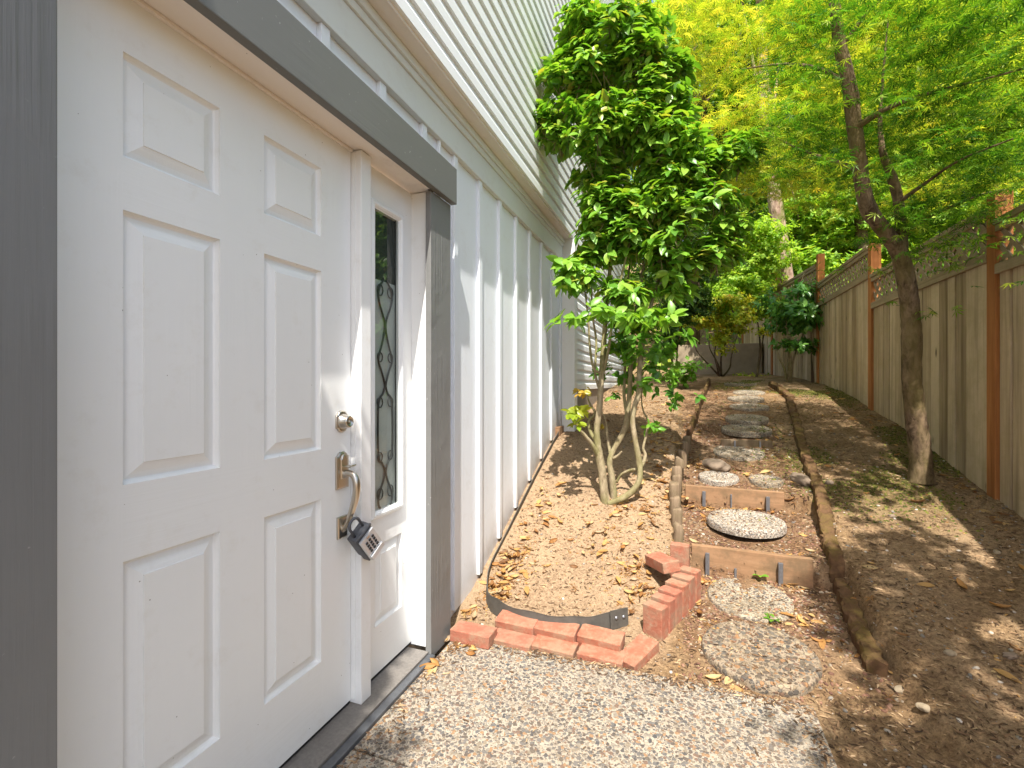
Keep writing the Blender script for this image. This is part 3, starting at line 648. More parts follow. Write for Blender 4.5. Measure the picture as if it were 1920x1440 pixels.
# ---------------------------------------------------------------- fence
FX = 2.988
fence = empty('garden_fence', (FX, 5, 1))
tag(fence, 'weathered board fence with lattice top and rust coloured posts stepping up the slope', 'fence')
def fence_pt(s, off=0, z=0):
    """point on the fence line; it bends inward after the third post"""
    if s <= 8.05: return Vector((FX+off, s, z))
    d = Vector((-.33, 2.5, 0)).normalized(); n = Vector((d.y, -d.x, 0)); return Vector((FX, 8.05, z))+d*(s-8.05)+n*off
def bay(s0, s1, zr, zc):
    """one bay: boards, lower rail, lattice, cap"""
    th = 0 if s0 < 8 else math.atan2(.33, 2.5)
    o = fence_pt(s0); M = Matrix.Translation((o.x, o.y, 0)) @ Matrix.Rotation(th, 4, 'Z')
    L = s1-s0; bm = bmesh.new(); rl = bm.verts.layers.float.new('rnd'); y = .004
    rs = random.Random(int(s0*100))
    while y < L-.02:
        wd = rs.uniform(.105, .15); wd = min(wd, L-y-.002)
        p = M @ Vector((0, y, 0)); zb = float(gh(p.x-.03, p.y, False))-.04
        ox = rs.uniform(-.005, .005); vs = bm_box(bm, (.012+ox, y, zb), (.030+ox, y+wd-rs.uniform(.006, .011), zr+.01), M)
        bm_box(bm, (.036, y+wd-.02, zb), (.048, y+wd+.012, zr+.008), M)
        r = rs.random()
        for q_ in vs: q_[rl] = r
        y += wd
    bm_done('board_panel', bm, M_FBOARD, fence, 0)
    bm = bmesh.new()
    bm_box(bm, (-.012, .0, zr), (.0105, L, zr+.062), M); bm_box(bm, (.0115, .0, zr+.011), (.05, L, zr+.045), M)
    bm_done('rail', bm, M_RAIL, fence, .003)
    bm = bmesh.new(); bm_box(bm, (-.022, .0, zc-.035), (.062, L, zc), M); bm_box(bm, (-.010, .0, zc-.075), (.0105, L, zc-.0355), M)
    bm_done('cap_rail', bm, M_RAIL, fence, .003)
    z0, z1 = zr+.063, zc-.036; H = z1-z0; bm = bmesh.new(); sp = .118; wd = .036
    for lay, sg in ((.014, 1), (.0225, -1)):
        k = -int(H/sp)-2
        while k*sp < L+H:
            a = k*sp; pts = [(a, z0), (a+wd*1.41, z0), (a+wd*1.41+H, z1), (a+H, z1)]
            if sg < 0: pts = [(a+H, z0), (a+H+wd*1.41, z0), (a+wd*1.41, z1), (a, z1)]
            # clip against the bay ends
            def clip(poly, lim, keep):
                out = []
                for i in range(len(poly)):
                    p, q_ = poly[i], poly[(i+1) % len(poly)]; ip, iq = keep(p[0]), keep(q_[0])
                    if ip: out.append(p)
                    if ip != iq: tt = (lim-p[0])/(q_[0]-p[0]); out.append((lim, p[1]+tt*(q_[1]-p[1])))
                return out
            pts = clip(pts, 0, lambda v: v >= 0)
            if pts: pts = clip(pts, L, lambda v: v <= L)
            if len(pts) >= 3:
                A = [bm.verts.new(M @ Vector((lay, p[0], p[1]))) for p in pts]; B = [bm.verts.new(M @ Vector((lay+.008, p[0], p[1]))) for p in pts]
                try:
                    bm.faces.new(A); bm.faces.new(list(reversed(B)))
                    for i in range(len(A)): j = (i+1) % len(A); bm.faces.new([A[i], B[i], B[j], A[j]])
                except ValueError: pass
            k += 1
    bm_done('lattice', bm, M_RAIL, fence, 0)
def post(s, zt):
    th = 0 if s < 8.1 else math.atan2(.33, 2.5); p = fence_pt(s); M = Matrix.Translation((p.x, p.y, 0)) @ Matrix.Rotation(th, 4, 'Z')
    bm = bmesh.new(); bm_box(bm, (-.008, -.045, float(gh(p.x-.04, p.y, False))-.1), (.082, .045, zt), M); bm_done('post', bm, M_POST, fence, .003)
SP = [1.74, 3.86, 5.955, 8.05, 10.15, 12.3]
for s_, z_ in zip([-.38]+SP, [2.0, 2.2, 2.40, 2.66, 3.09, 3.3, 3.35]): post(s_, z_)
for (a, b), zr, zc in zip(zip([-.38]+SP[:-1], SP), [1.55, 1.885, 1.98, 2.315, 2.62, 2.72], [1.89, 2.225, 2.335, 2.66, 2.96, 3.06]): bay(a+.046, b-.046, zr, zc)
# concrete wall at the end of the garden
wl = boxes('retaining_wall', [((.9, 10.62, 1.15), (2.62, 10.82, 2.02))], M_CONC, None, .012)
tag(wl, 'low mottled concrete wall behind the yellow shrub at the end of the path', 'wall')
# ---------------------------------------------------------------- stepping stones
def stone(px, py, r, label, mat, lift=.02, tilt=0, seed=0, thick=.045, zadd=0):
    p = G(px, py); rs = np.random.RandomState(seed); n = 56; V = []; Fc = []
    base = p.z+zadd; rings = [(r, -thick), (r*1.0, -thick*.3), (r*.985, -.006), (r*.965, 0)]
    wob = 1+.02*np.array([fbm(np.cos(2*np.pi*k/n)*3+seed, np.sin(2*np.pi*k/n)*3) for k in range(n)])*3
    for rr_, dz in rings:
        for k in range(n):
            a = 2*math.pi*k/n; V.append(Vector((rr_*wob[k]*math.cos(a), rr_*wob[k]*math.sin(a), dz)))
    for j in range(1, 9):
        rr_ = r*.965*(1-j/9)
        for k in range(n):
            a = 2*math.pi*k/n; V.append(Vector((rr_*wob[k]*math.cos(a), rr_*wob[k]*math.sin(a), .0012*rs.randn())))
    V.append(Vector((0, 0, 0)))
    m = len(rings)+8
    for j in range(m-1):
        for k in range(n): k2 = (k+1) % n; Fc.append((j*n+k, j*n+k2, (j+1)*n+k2, (j+1)*n+k))
    for k in range(n): Fc.append(((m-1)*n+k, (m-1)*n+(k+1) % n, m*n))
    M = Matrix.Rotation(R(tilt), 4, 'X') @ Matrix.Rotation(R(rs.uniform(0, 360)), 4, 'Z')
    V = [M @ v for v in V]
    o = pymesh('stepping_stone', V, Fc, mat, None, True); o.location = (p.x, p.y, base+lift)
    tag(o, label, 'stepping stone', 'round stepping stones up the path'); STONES.append((p.x, p.y, r, base+lift, R(tilt))); return o
STONES = []
stone(1423, 1228, .232, 'large coarse pebbled stepping stone nearest the patio', M_STONE, .022, 4, 1)
stone(1405, 1122, .205, 'stepping stone half sunk in dirt between the lower step board and the nearest stone', M_STONE2, .006, 6, 2)
stone(1398, 989, .226, 'pale round stepping stone sitting proud between the two step boards', M_STONE3, .045, 2, 3)
stone(1347, 897, .142, 'small white speckled stepping stone behind the left of the upper step board', M_STONE3, .022, 6, 4)
stone(1436, 905, .112, 'small grey speckled stepping stone behind the right of the upper step board', M_STONE2, .018, 6, 5)
stone(1385, 848, .20, 'flat buried stepping stone in front of the low metal staked board', M_STONE2, .008, 10, 6)
stone(1399, 810, .215, 'stepping stone resting right above the low metal staked board', M_STONE2, .03, 6, 7)
stone(1400, 789, .20, 'thick edged stepping stone, fifth from the top of the path', M_STONE2, .03, 7, 8)
stone(1404, 764, .20, 'stepping stone with dark front edge, fourth from the top of the path', M_STONE2, .028, 7, 9)
stone(1398, 750, .20, 'flat pale stepping stone, third from the top of the path', M_STONE2, .02, 8, 10)
stone(1404, 738, .19, 'shaded stepping stone second from the top of the path', M_STONE2, .02, 8, 11)
stone(1388, 721, .22, 'mossy stepping stone at the very top of the path', M_STONE2, .03, 3, 12)
# ---------------------------------------------------------------- step boards
def step_board(pa, pb, zt, zb, label, stakes, seed, bmat=None):
    """pa, pb ground points of the ends"""
    o = empty('step_board', ((pa.x+pb.x)/2, (pa.y+pb.y)/2, zb)); tag(o, label, 'step board', 'timber risers across the path')
    d = (pb-pa); d.z = 0; L = d.length; a = math.atan2(d.y, d.x); M = Matrix.Translation((pa.x, pa.y, 0)) @ Matrix.Rotation(a, 4, 'Z')
    bm = bmesh.new(); bm_box(bm, (0, -.019, zb), (L, .019, zt), M); bm_done('board', bm, bmat or M_STEP, o, .004)
    for fr_, h, wd in stakes:
        bm = bmesh.new(); x = L*fr_; bm_box(bm, (x-wd/2, -.034, zb-.05), (x+wd/2, -.021, zb+(zt-zb)*h), M)
        if wd > .02: bm_box(bm, (x-wd/2, -.0345, zb-.05), (x-wd/2+.004, -.050, zb+(zt-zb)*h), M)
        bm_done('stake', bm, M_STAKE, o, .0015)
def at_y(px, y, z):                           # x of the pixel column at world y
    d = ray(px, 720); t = y/d.y; return Vector((CAMX+d.x*t, y, z))
step_board(at_y(1297, 2.985, 0), at_y(1524, 2.955, 0), .262, .08, 'lower step board with three metal stakes, below the pale round stone', [(.14, .82, .022), (.38, .45, .012), (.745, .80, .024)], 1)
step_board(at_y(1285, 3.665, 0), at_y(1470, 3.645, 0), .470, .30, 'upper step board with three metal stakes, in front of the two small stones', [(.20, .82, .022), (.48, .78, .01), (.84, .80, .024)], 2)
step_board(at_y(1352, 4.56, 0), at_y(1448, 4.56, 0), .715, .60, 'short dark step board with two pale stakes under a stepping stone up the path', [(.27, .95, .014), (.76, .95, .012)], 3, M_LOG)
# ---------------------------------------------------------------- bricks
BRX, BRY, BRZ = .200, .098, .057
brick_me = None
BRM = []
def brick(loc, rz=0, rx=0, ry=0, label='', seed=0, scale=(1, 1, 1)):
    if len(BRM) < 5:
        bm = bmesh.new(); bm_box(bm, (-BRX/2, -BRY/2, -BRZ/2), (BRX/2, BRY/2, BRZ/2)); bmesh.ops.bevel(bm, geom=list(bm.edges), offset=.004, segments=2, affect='EDGES', profile=.5)
        bmesh.ops.subdivide_edges(bm, edges=[e for e in bm.edges if e.calc_length() > .03], cuts=7, use_grid_fill=True)
        k = len(BRM)*7.3
        for v in bm.verts:
            c = v.co; e = (abs(c.x) > BRX/2-.006)+(abs(c.y) > BRY/2-.006)+(abs(c.z) > BRZ/2-.006)
            d = float(fbm(c.x*60+k+c.z*31, c.y*60+c.z*47, 3)); v.co = c*(1+d*(.02 if e < 2 else .05))
        o = bm_done('brick', bm, M_BRICK, None, 0, 0, False); BRM.append(o.data)
    else: o = bpy.data.objects.new('brick', random.choice(BRM)); scene.collection.objects.link(o)
    o.location = loc; o.rotation_euler = (R(rx), R(ry), R(rz)); o.scale = scale
    tag(o, label, 'brick', 'red bricks edging the bed'); return o
def Pz(px, py, z):
    d = ray(px, py); t = (z-CAMH)/d.z; return Vector((CAMX, 0, CAMH))+d*t
def brick_at(px, py, ztop, **k):
    p = Pz(px, py, ztop); return brick((p.x, p.y, ztop-BRZ/2), **k)
brick_at(888, 1178, .058, rz=-2, label='leftmost brick, lying flat beside the grey door casing')
brick_at(962, 1194, .024, rz=-3, rx=3, label='dirty brick in the lower course, second from the door casing')
brick_at(1040, 1206, .022, rz=-4, rx=4, label='dirty brick in the lower course under the middle upper brick')
brick_at(1128, 1222, .018, rz=-5, rx=3, label='half buried brick at the right end of the lower course')
brick_at(970, 1159, .064, rz=-4, rx=7, label='upper course brick farthest left, under the black edging')
brick_at(1044, 1172, .062, rz=-5, rx=9, label='middle brick of the upper course')
brick_at(1127, 1187, .058, rz=-6, rx=8, label='upper course brick farthest right, next to the open end of the edging')
brick((0, 0, 0), label='tilted brick sunk in soil below the upright row', rz=62, ry=-10).location = Pz(1196, 1216, .03)-Vector((0, 0, BRZ/2))
a0, a1 = Pz(1229, 1135, .155), Pz(1293, 1068, .215)
UP = ['nearest brick of the upright row', 'second brick of the upright row from the near end', 'third brick of the upright row from the near end', 'fourth brick of the upright row from the near end', 'fifth brick of the upright row from the near end', 'farthest brick of the upright row, by the lower step board']
dv = (a1-a0); ang = math.degrees(math.atan2(dv.y, dv.x))
for i in range(6):
    p = a0.lerp(a1, i/5); b = brick((0, 0, 0), label=UP[i])
    b.rotation_euler = (Matrix.Rotation(R(ang+random.uniform(-3, 3)), 3, 'Z') @ Matrix.Rotation(R(90+random.uniform(-2, 2)), 3, 'Y')).to_euler()
    b.location = (p.x, p.y, p.z-BRX/2+.004); b.scale = (1, 1, min(1.15, dv.length/5/BRZ*.97))
brick((0, 0, 0), label='loose brick lying tilted on the sandy bed behind the upright row', rz=-58, rx=6, ry=-6).location = Pz(1241, 1047, .25)-Vector((0, 0, .022))
brick((0, 0, 0), label='brick set on end at the foot of the log edging', rz=84, ry=90).location = Pz(1275, 1035, .27)-Vector((0, 0, .055))
# ---------------------------------------------------------------- black plastic edging strip
es = empty('edging_strip', G(930, 1135)); tag(es, 'black plastic landscape edging curling around the sandy bed', 'edging')
ctrl = [(.062, 4.28), (.064, 3.6), (.066, 3.0), (.072, 2.62)]
pts = [Vector((x, y, float(gh(x, y, False)))) for x, y in ctrl]
for (px, py) in [(912, 1122), (934, 1145), (975, 1163), (1030, 1174), (1085, 1178), (1130, 1172), (1172, 1165)]:
    q_ = Pz(px, py, .045); pts.append(Vector((q_.x, q_.y, .045)))
pts = [pts[i] for i in range(len(pts))]
sp_, _ = smooth_path(pts, [1]*len(pts), 6)
V = []; Fc = []; H_ = .050
for i, p in enumerate(sp_):
    a = sp_[max(i-1, 0)]; b = sp_[min(i+1, len(sp_)-1)]; d = b-a; d.z = 0; d.normalize(); n = Vector((-d.y, d.x, 0))
    hh = H_*(.9 if i < 20 else 1)+.02*math.sin(i*.7)*.2; lean = .006
    for s_, z_ in ((.0015, -.03), (.0015+lean, hh-.004), (.003+lean, hh), (-.002+lean, hh+.001), (-.0015+lean, hh-.004), (-.0015, -.03)):
        V.append(p+n*s_+Vector((0, 0, z_)))
m = 6
for i in range(len(sp_)-1):
    for k in range(m): k2 = (k+1) % m; Fc.append((i*m+k, i*m+k2, (i+1)*m+k2, (i+1)*m+k))
Fc.append(tuple(range(m))); Fc.append(tuple((len(sp_)-1)*m+k for k in range(m)))
pymesh('strip', V, Fc, M_EDGING, es, False)
# the overlapping end piece with two rivets
pa, pb = sp_[-9], sp_[-1]; d = (pb-pa); d.z = 0; ll = d.length; M = Matrix.Translation(pb-Vector((0, 0, .0))) @ Matrix.Rotation(math.atan2(d.y, d.x), 4, 'Z')
bm = bmesh.new(); bm_box(bm, (-.085, -.012, -.02), (.012, -.0085, .072), M @ Matrix.Rotation(R(-3), 4, 'Y')); bm_done('end_piece', bm, M_EDGING, es, .001)
for xx in (-.055, -.015):
    v_, f_ = lathe_x([(0, .009), (.003, .008), (.004, .0)], (0, 0, 0), 12); M2 = M @ Matrix.Translation((xx, -.0125, .03)) @ Matrix.Rotation(R(-90), 4, 'Z')
    pymesh('rivet', [M2 @ Vector(a) for a in v_], f_, M_STAKE, es, True)
# ---------------------------------------------------------------- log edging (left) and timber edging (right)
def log_stake(px, py, h, r, label, seed):
    p = G(px, py); rs = random.Random(seed); V = []; Fc = []; n = 14
    tb = Tubes(); hh = [-.08, 0, h*.5, h*.92, h]
    tb.add([(rs.uniform(-.004, .004), rs.uniform(-.004, .004), z) for z in hh], [r, r, r*.98, r*.96, r*.8], n, .09, seed)
    o = tb.build('log_stake', M_LOG, None); o.location = p; o.rotation_euler = (rs.uniform(-.05, .05), rs.uniform(-.08, .03), rs.uniform(0, 3))
    tag(o, label, 'log stake', 'log stakes edging the left of the path'); return o
LG = [(1272, 1010, .10, .030, 'short stake'), (1269, 985, .13, .034, 'x'), (1266, 962, .13, .036, 'x'), (1265, 940, .15, .036, 'x'), (1267, 920, .14, .034, 'x'), (1270, 902, .13, .036, 'x'), (1274, 885, .13, .034, 'x'), (1279, 868, .13, .036, 'x'), (1283, 853, .13, .034, 'x'), (1287, 839, .13, .034, 'x')]
ORD = ['nearest', 'second nearest', 'third nearest', 'fourth nearest', 'fifth nearest', 'sixth nearest', 'seventh nearest', 'third farthest', 'second farthest', 'farthest']
for i, (px, py, h, r, _) in enumerate(LG):
    log_stake(px, py+4, h, r, 'weathered round log stake left of the path, %s of the row' % ORD[i], 40+i)
def timber(pxs, name, label, mat, wd, ht, grp=None, sunk=.03, seed=0, segs=16):
    pts = [G(*p) for p in pxs]; pts, _ = smooth_path(pts, [1]*len(pts), segs); V = []; Fc = []
    rs = np.random.RandomState(seed)
    for i, p in enumerate(pts):
        a = pts[max(i-1, 0)]; b = pts[min(i+1, len(pts)-1)]; d = b-a; d.z = 0; d.normalize(); n = Vector((d.y, -d.x, 0))
        zz = float(gh(p.x, p.y, False)); j = rs.randn(8)*.0055
        w_ = wd/2
        for k, (s_, z_) in enumerate([(-w_, -sunk), (-w_, ht*.8), (-w_*.8, ht), (0, ht+.003), (w_*.8, ht), (w_, ht*.8), (w_, -sunk)]):
            V.append(Vector((p.x, p.y, zz))+n*(s_+j[k])+Vector((0, 0, z_+j[(k+3) % 8])))
    m = 7
    for i in range(len(pts)-1):
        for k in range(m): k2 = (k+1) % m; Fc.append((i*m+k, i*m+k2, (i+1)*m+k2, (i+1)*m+k))
    Fc.append(tuple(range(m))); Fc.append(tuple((len(pts)-1)*m+k for k in range(m)))
    o = pymesh(name, V, Fc, mat, None, False); tag(o, label, 'edging timber', grp); return o
GT = 'mossy timbers edging the right of the path'
timber([(1645, 1268), (1612, 1195), (1578, 1105)], 'edging_timber', 'nearest mossy timber edging the right of the path, ending in bare soil', M_TIMBER, .072, .055, GT, seed=1)
timber([(1572, 1098), (1556, 1030), (1546, 965), (1531, 915)], 'edging_timber', 'middle mossy timber edging the right of the path beside the lower step board', M_TIMBER, .068, .06, GT, seed=2)
timber([(1529, 908), (1506, 850), (1492, 795), (1480, 755)], 'edging_timber', 'long dark mossy timber edging the right of the upper path', M_TIMBER, .065, .065, GT, seed=3)
timber([(1484, 752), (1468, 738), (1446, 723)], 'edging_timber', 'farthest mossy log at the top right of the path', M_TIMBER, .07, .06, GT, seed=4)
timber([(1290, 828), (1303, 795), (1316, 757), (1330, 722)], 'edging_plank', 'thin tilted plank edging the upper left of the path', M_TIMBER, .028, .10, None, seed=5)
# ---------------------------------------------------------------- rocks
def rock(px, py, sx, sy, sz, label, seed, mat=M_ROCK, grp=None):
    p = G(px, py); bm = bmesh.new(); bmesh.ops.create_icosphere(bm, subdivisions=4, radius=1)
    for v in bm.verts:
        c = v.co; d = 1+.28*float(fbm(c.x*1.6+seed, c.y*1.6+c.z*1.3, 4))*2; v.co = Vector((c.x*sx*d, c.y*sy*d, c.z*sz*d))
    o = bm_done('rock', bm, mat, None, 0, smooth=True); o.location = (p.x, p.y, p.z+sz*.15); o.rotation_euler = (0, 0, seed); tag(o, label, 'rock', grp)
rock(1342, 873, .15, .08, .05, 'long brown rock lying across the path behind the white speckled stone', 2)
rock(1500, 903, .12, .05, .045, 'pale ridged rock beside the right timber, level with the upper step board', 5)
rock(1555, 905, .03, .025, .02, 'small grey rock right of the timber edging near the upper step board', 7)
rock(1782, 1226, .016, .02, .012, 'small smooth grey pebble alone on the right hand soil', 8, M_CONC)
rock(1735, 1328, .024, .018, .012, 'smooth grey pebble near the bottom of the photo', 9, M_CONC)
rock(1690, 1292, .03, .015, .010, 'flat pale pebble at the foot of the nearest timber', 10, M_CONC)
rock(1870, 1035, .02, .015, .012, 'flat dark pebble near the fence foot', 11, M_CONC)
rock(1673, 968, .02, .02, .014, 'rounded brown pebble on the mossy slope', 12)
rock(1895, 1232, .03, .018, .014, 'tan pebble at the right edge of the soil slope', 13)
# ---------------------------------------------------------------- leaf templates
def leaf_tpl(w=.5, fold=.12, droop=.18, n=5):
    """elliptic leaf along +x, length 1, folded along the midrib and drooping to the tip"""
    V = []; Fc = []
    for i in range(n+1):
        t = i/n; ww = w/2*math.sin(math.pi*min(1, t*.97+.015))**.75*(1-.25*t); z = -droop*t*t
        V += [(t, -ww, z+fold*ww), (t, 0, z), (t, ww, z+fold*ww)]
    for i in range(n):
        a = i*3; Fc += [(a, a+3, a+4, a+1), (a+1, a+4, a+5, a+2)]
    return V, Fc
def palm_tpl(nl=7):
    V = [(0, 0, 0)]; Fc = []; angs = [(-130+260*i/(nl-1)) for i in range(nl)]; lens = [.45, .75, .95, 1.0, .95, .75, .45] if nl == 7 else [.55, .9, 1, .9, .55]
    for i, (a, l) in enumerate(zip(angs, lens)):
        a = math.radians(a); da = math.radians(260/(nl-1)/2*.62); k = .40
        V += [(k*l*math.cos(a-da*.75), k*l*math.sin(a-da*.75), -.02), (l*math.cos(a), l*math.sin(a), -.16), (k*l*math.cos(a+da*.75), k*l*math.sin(a+da*.75), -.02)]
        b = 1+i*3; Fc.append((0, b, b+1, b+2))
    return V, Fc
def curl_tpl():
    V = []; Fc = []; n = 4
    for i in range(n+1):
        t = i/n; ww = .19*math.sin(math.pi*(t*.96+.02))**.9; b = .10*(2*t-1)**2
        V += [(t, -ww, b+.11), (t, -ww*.5, b+.03), (t, ww*.5, b+.02), (t, ww, b+.09)]
    for i in range(n):
        for k in range(3): a = i*4+k; Fc.append((a, a+4, a+5, a+1))
    return V, Fc
def rand_unit(N):
    v = RS.randn(N, 3); return v/np.linalg.norm(v, axis=1)[:, None]
def clump_tips(blobs, n, per=11, rad=.13, flat=.5, shell=.3):
    """tips gathered in loose clumps spread through the blobs"""
    k = max(1, n//per); c, u, _ = blob_tips(blobs, k, shell); c = np.repeat(c, per, 0); u = np.repeat(u, per, 0)
    d = rand_unit(k*per); r = rad*RS.rand(k*per)**.45
    off = d*r[:, None]*np.array([1, 1, flat]); return c+off, d*.8+u*.3+np.array([0, 0, .25]), None
def blob_tips(blobs, n, shell=.55):
    """blobs: (centre, (rx,ry,rz)); returns tip positions and outward directions"""
    vol = np.array([b[1][0]*b[1][1]*b[1][2] for b in blobs])**.75; pr = vol/vol.sum(); idx = RS.choice(len(blobs), n, p=pr)
    u = rand_unit(n); rr = (shell+(1-shell)*RS.rand(n))**(1.0)
    rr = np.where(RS.rand(n) < .25, rr*RS.rand(n), rr)
    C = np.array([list(b[0]) for b in blobs])[idx]; S = np.array([b[1] for b in blobs])[idx]
    return C+u*S*rr[:, None], u, idx
def rosette(tips, dirs, per, length, spread=1.0, up=.35, twig=.06, flat=.0):
    """leaves spiralling round each twig tip"""
    pos = []; dr = []; nm = []; N = len(tips)
    for k in range(per):
        a = k*2.4+RS.rand(N)*.8; t = RS.rand(N)
        d = dirs+np.array([0, 0, up]); d /= np.linalg.norm(d, axis=1)[:, None]
        r = rand_unit(N); s1 = np.cross(d, r); s1 /= np.linalg.norm(s1, axis=1)[:, None]+1e-9; s2 = np.cross(d, s1)
        rad = s1*np.cos(a)[:, None]+s2*np.sin(a)[:, None]
        ld = d*.45+rad*spread; ld[:, 2] -= flat*ld[:, 2]; ld[:, 2] -= .12
        pos.append(tips-d*(t*twig)[:, None]); dr.append(ld); nn = d*.9+np.array([0, 0, .8])-rad*.2+rand_unit(N)*.25; nm.append(nn)
    return np.concatenate(pos), np.concatenate(dr), np.concatenate(nm)
def pxblob(px, py, Z, rx, ry, rz=None):
    s = Z/F_PX; c = P(px, py, Z); a, b = rx*s, ry*s
    return (c, (a, rz if rz else (a+b)/2*.8, b))
# ---------------------------------------------------------------- camellia
cbase = G(1146, 938)
cm = empty('camellia_shrub', cbase); tag(cm, 'multi stemmed glossy leaved camellia growing in the sandy bed by the wall', 'shrub')
def Q(px, py, Z=3.32): return P(px, py, Z)
tb = Tubes()
def stem(lst, n=9):
    pts = [Q(a, b, c) for a, b, c, r in lst]; rd = [r for *_, r in lst]; p, r = smooth_path(pts, rd, 4); tb.add(p, r, n, .07, len(tb.v))
stem([(1136, 950, 3.33, .034), (1132, 915, 3.33, .029), (1128, 880, 3.33, .028), (1122, 845, 3.33, .027), (1119, 808, 3.32, .022), (1124, 765, 3.32, .021), (1127, 720, 3.32, .020), (1130, 670, 3.33, .020), (1134, 620, 3.35, .017), (1140, 540, 3.35, .014), (1150, 440, 3.35, .011), (1155, 300, 3.35, .008), (1150, 160, 3.35, .004)])
stem([(1152, 950, 3.36, .028), (1148, 900, 3.36, .023), (1143, 868, 3.36, .021), (1150, 845, 3.37, .018), (1164, 820, 3.38, .020), (1175, 790, 3.38, .020), (1180, 740, 3.38, .017), (1182, 700, 3.38, .016), (1185, 640, 3.38, .014), (1200, 540, 3.36, .012), (1225, 400, 3.32, .009), (1250, 260, 3.30, .005)])
stem([(1140, 945, 3.31, .020), (1162, 937, 3.27, .022), (1185, 922, 3.25, .022), (1199, 900, 3.24, .020), (1199, 870, 3.25, .021), (1192, 830, 3.26, .018), (1186, 790, 3.27, .018), (1190, 762, 3.27, .018), (1198, 735, 3.27, .020), (1200, 690, 3.28, .019), (1206, 640, 3.29, .014), (1230, 540, 3.27, .011), (1275, 420, 3.2, .007), (1310, 320, 3.15, .004)])
stem([(1121, 855, 3.33, .016), (1112, 836, 3.3, .015), (1098, 818, 3.28, .012), (1083, 800, 3.25, .009), (1076, 780, 3.24, .006), (1074, 765, 3.24, .003)])
stem([(1121, 830, 3.36, .014), (1108, 812, 3.4, .013), (1104, 790, 3.42, .011), (1116, 775, 3.42, .010), (1105, 755, 3.42, .007), (1098, 730, 3.42, .004)])
stem([(1146, 860, 3.40, .013), (1139, 820, 3.42, .010), (1136, 790, 3.44, .006), (1128, 770, 3.45, .003)])
stem([(1150, 860, 3.35, .012), (1160, 853, 3.33, .009), (1166, 846, 3.32, .006)])
stem([(1196, 885, 3.26, .013), (1206, 868, 3.28, .013), (1210, 853, 3.29, .012), (1206, 840, 3.3, .009), (1212, 815, 3.32, .009), (1216, 790, 3.33, .008), (1206, 770, 3.34, .006), (1203, 740, 3.35, .004), (1212, 700, 3.35, .002)])
stem([(1198, 880, 3.27, .012), (1182, 882, 3.33, .011), (1165, 890, 3.38, .010), (1156, 905, 3.4, .008)])
stem([(1128, 700, 3.32, .011), (1113, 690, 3.3, .009), (1106, 650, 3.3, .008), (1103, 600, 3.3, .007), (1096, 540, 3.32, .005)])
stem([(1126, 735, 3.32, .010), (1116, 700, 3.36, .009), (1118, 640, 3.38, .008), (1110, 580, 3.4, .007), (1108, 470, 3.42, .005), (1095, 330, 3.45, .003)])
stem([(1176, 780, 3.38, .012), (1170, 740, 3.4, .011), (1172, 690, 3.42, .010), (1168, 630, 3.44, .008), (1180, 500, 3.44, .006), (1190, 330, 3.44, .004)])
stem([(1127, 715, 3.33, .012), (1140, 660, 3.3, .011), (1146, 620, 3.28, .010), (1165, 520, 3.24, .008), (1190, 420, 3.2, .005)])
tb.build('stems', M_BARKC, cm)
CB = [pxblob(1120, 60, 3.40, 90, 50), pxblob(1200, 100, 3.3, 60, 50), pxblob(1070, 110, 3.42, 50, 40), pxblob(1205, 45, 3.3, 50, 30), pxblob(1200, 600, 3.3, 60, 26), pxblob(1140, 130, 3.35, 105, 60), pxblob(1065, 170, 3.42, 62, 60), pxblob(1050, 250, 3.45, 48, 50), pxblob(1220, 170, 3.28, 75, 65), pxblob(1150, 240, 3.30, 110, 70),
      pxblob(1250, 270, 3.20, 100, 70), pxblob(1345, 305, 3.1, 72, 42), pxblob(1395, 275, 3.05, 30, 22), pxblob(1380, 390, 3.1, 34, 34), pxblob(1365, 450, 3.1, 34, 40), pxblob(1285, 215, 3.2, 40, 40), pxblob(1160, 400, 3.32, 90, 60), pxblob(1020, 215, 3.45, 30, 34), pxblob(1130, 340, 3.35, 60, 60), pxblob(1210, 370, 3.25, 90, 65), pxblob(1305, 375, 3.15, 78, 55),
      pxblob(1165, 450, 3.30, 80, 50), pxblob(1250, 470, 3.2, 85, 55), pxblob(1330, 480, 3.12, 50, 40), pxblob(1110, 470, 3.34, 40, 36), pxblob(1080, 515, 3.25, 32, 30), pxblob(1160, 540, 3.3, 70, 36), pxblob(1255, 540, 3.2, 55, 28)]
tips, dirs, _ = clump_tips(CB, 2900, 9, .13, .6, .35)
LV, LF = leaf_tpl(.60, .30, .24, 4)
pos, dr, nm = rosette(tips, dirs, 7, .08, 1.0, .5, .07)
N = len(pos); rn = np.clip(.28+.72*RS.rand(N), 0, 1)
A = [(pos, dr, nm, RS.uniform(.055, .098, N), rn)]
def spray(px, py, Z, n, r, per, big=1.0, rbase=.45):
    c = P(px, py, Z); t_ = np.array(c)+rand_unit(n)*r*np.array([1, .8, .45]); d_ = rand_unit(n)*.6+(t_-np.array(c))/r
    p2, d2, n2 = rosette(t_, d_, per, .08, 1.15, .25, .03, .4); k = len(p2)
    A.append((p2, d2, n2, RS.uniform(.07, .1, k)*big, np.clip(rbase+.4*RS.rand(k), 0, 1)))
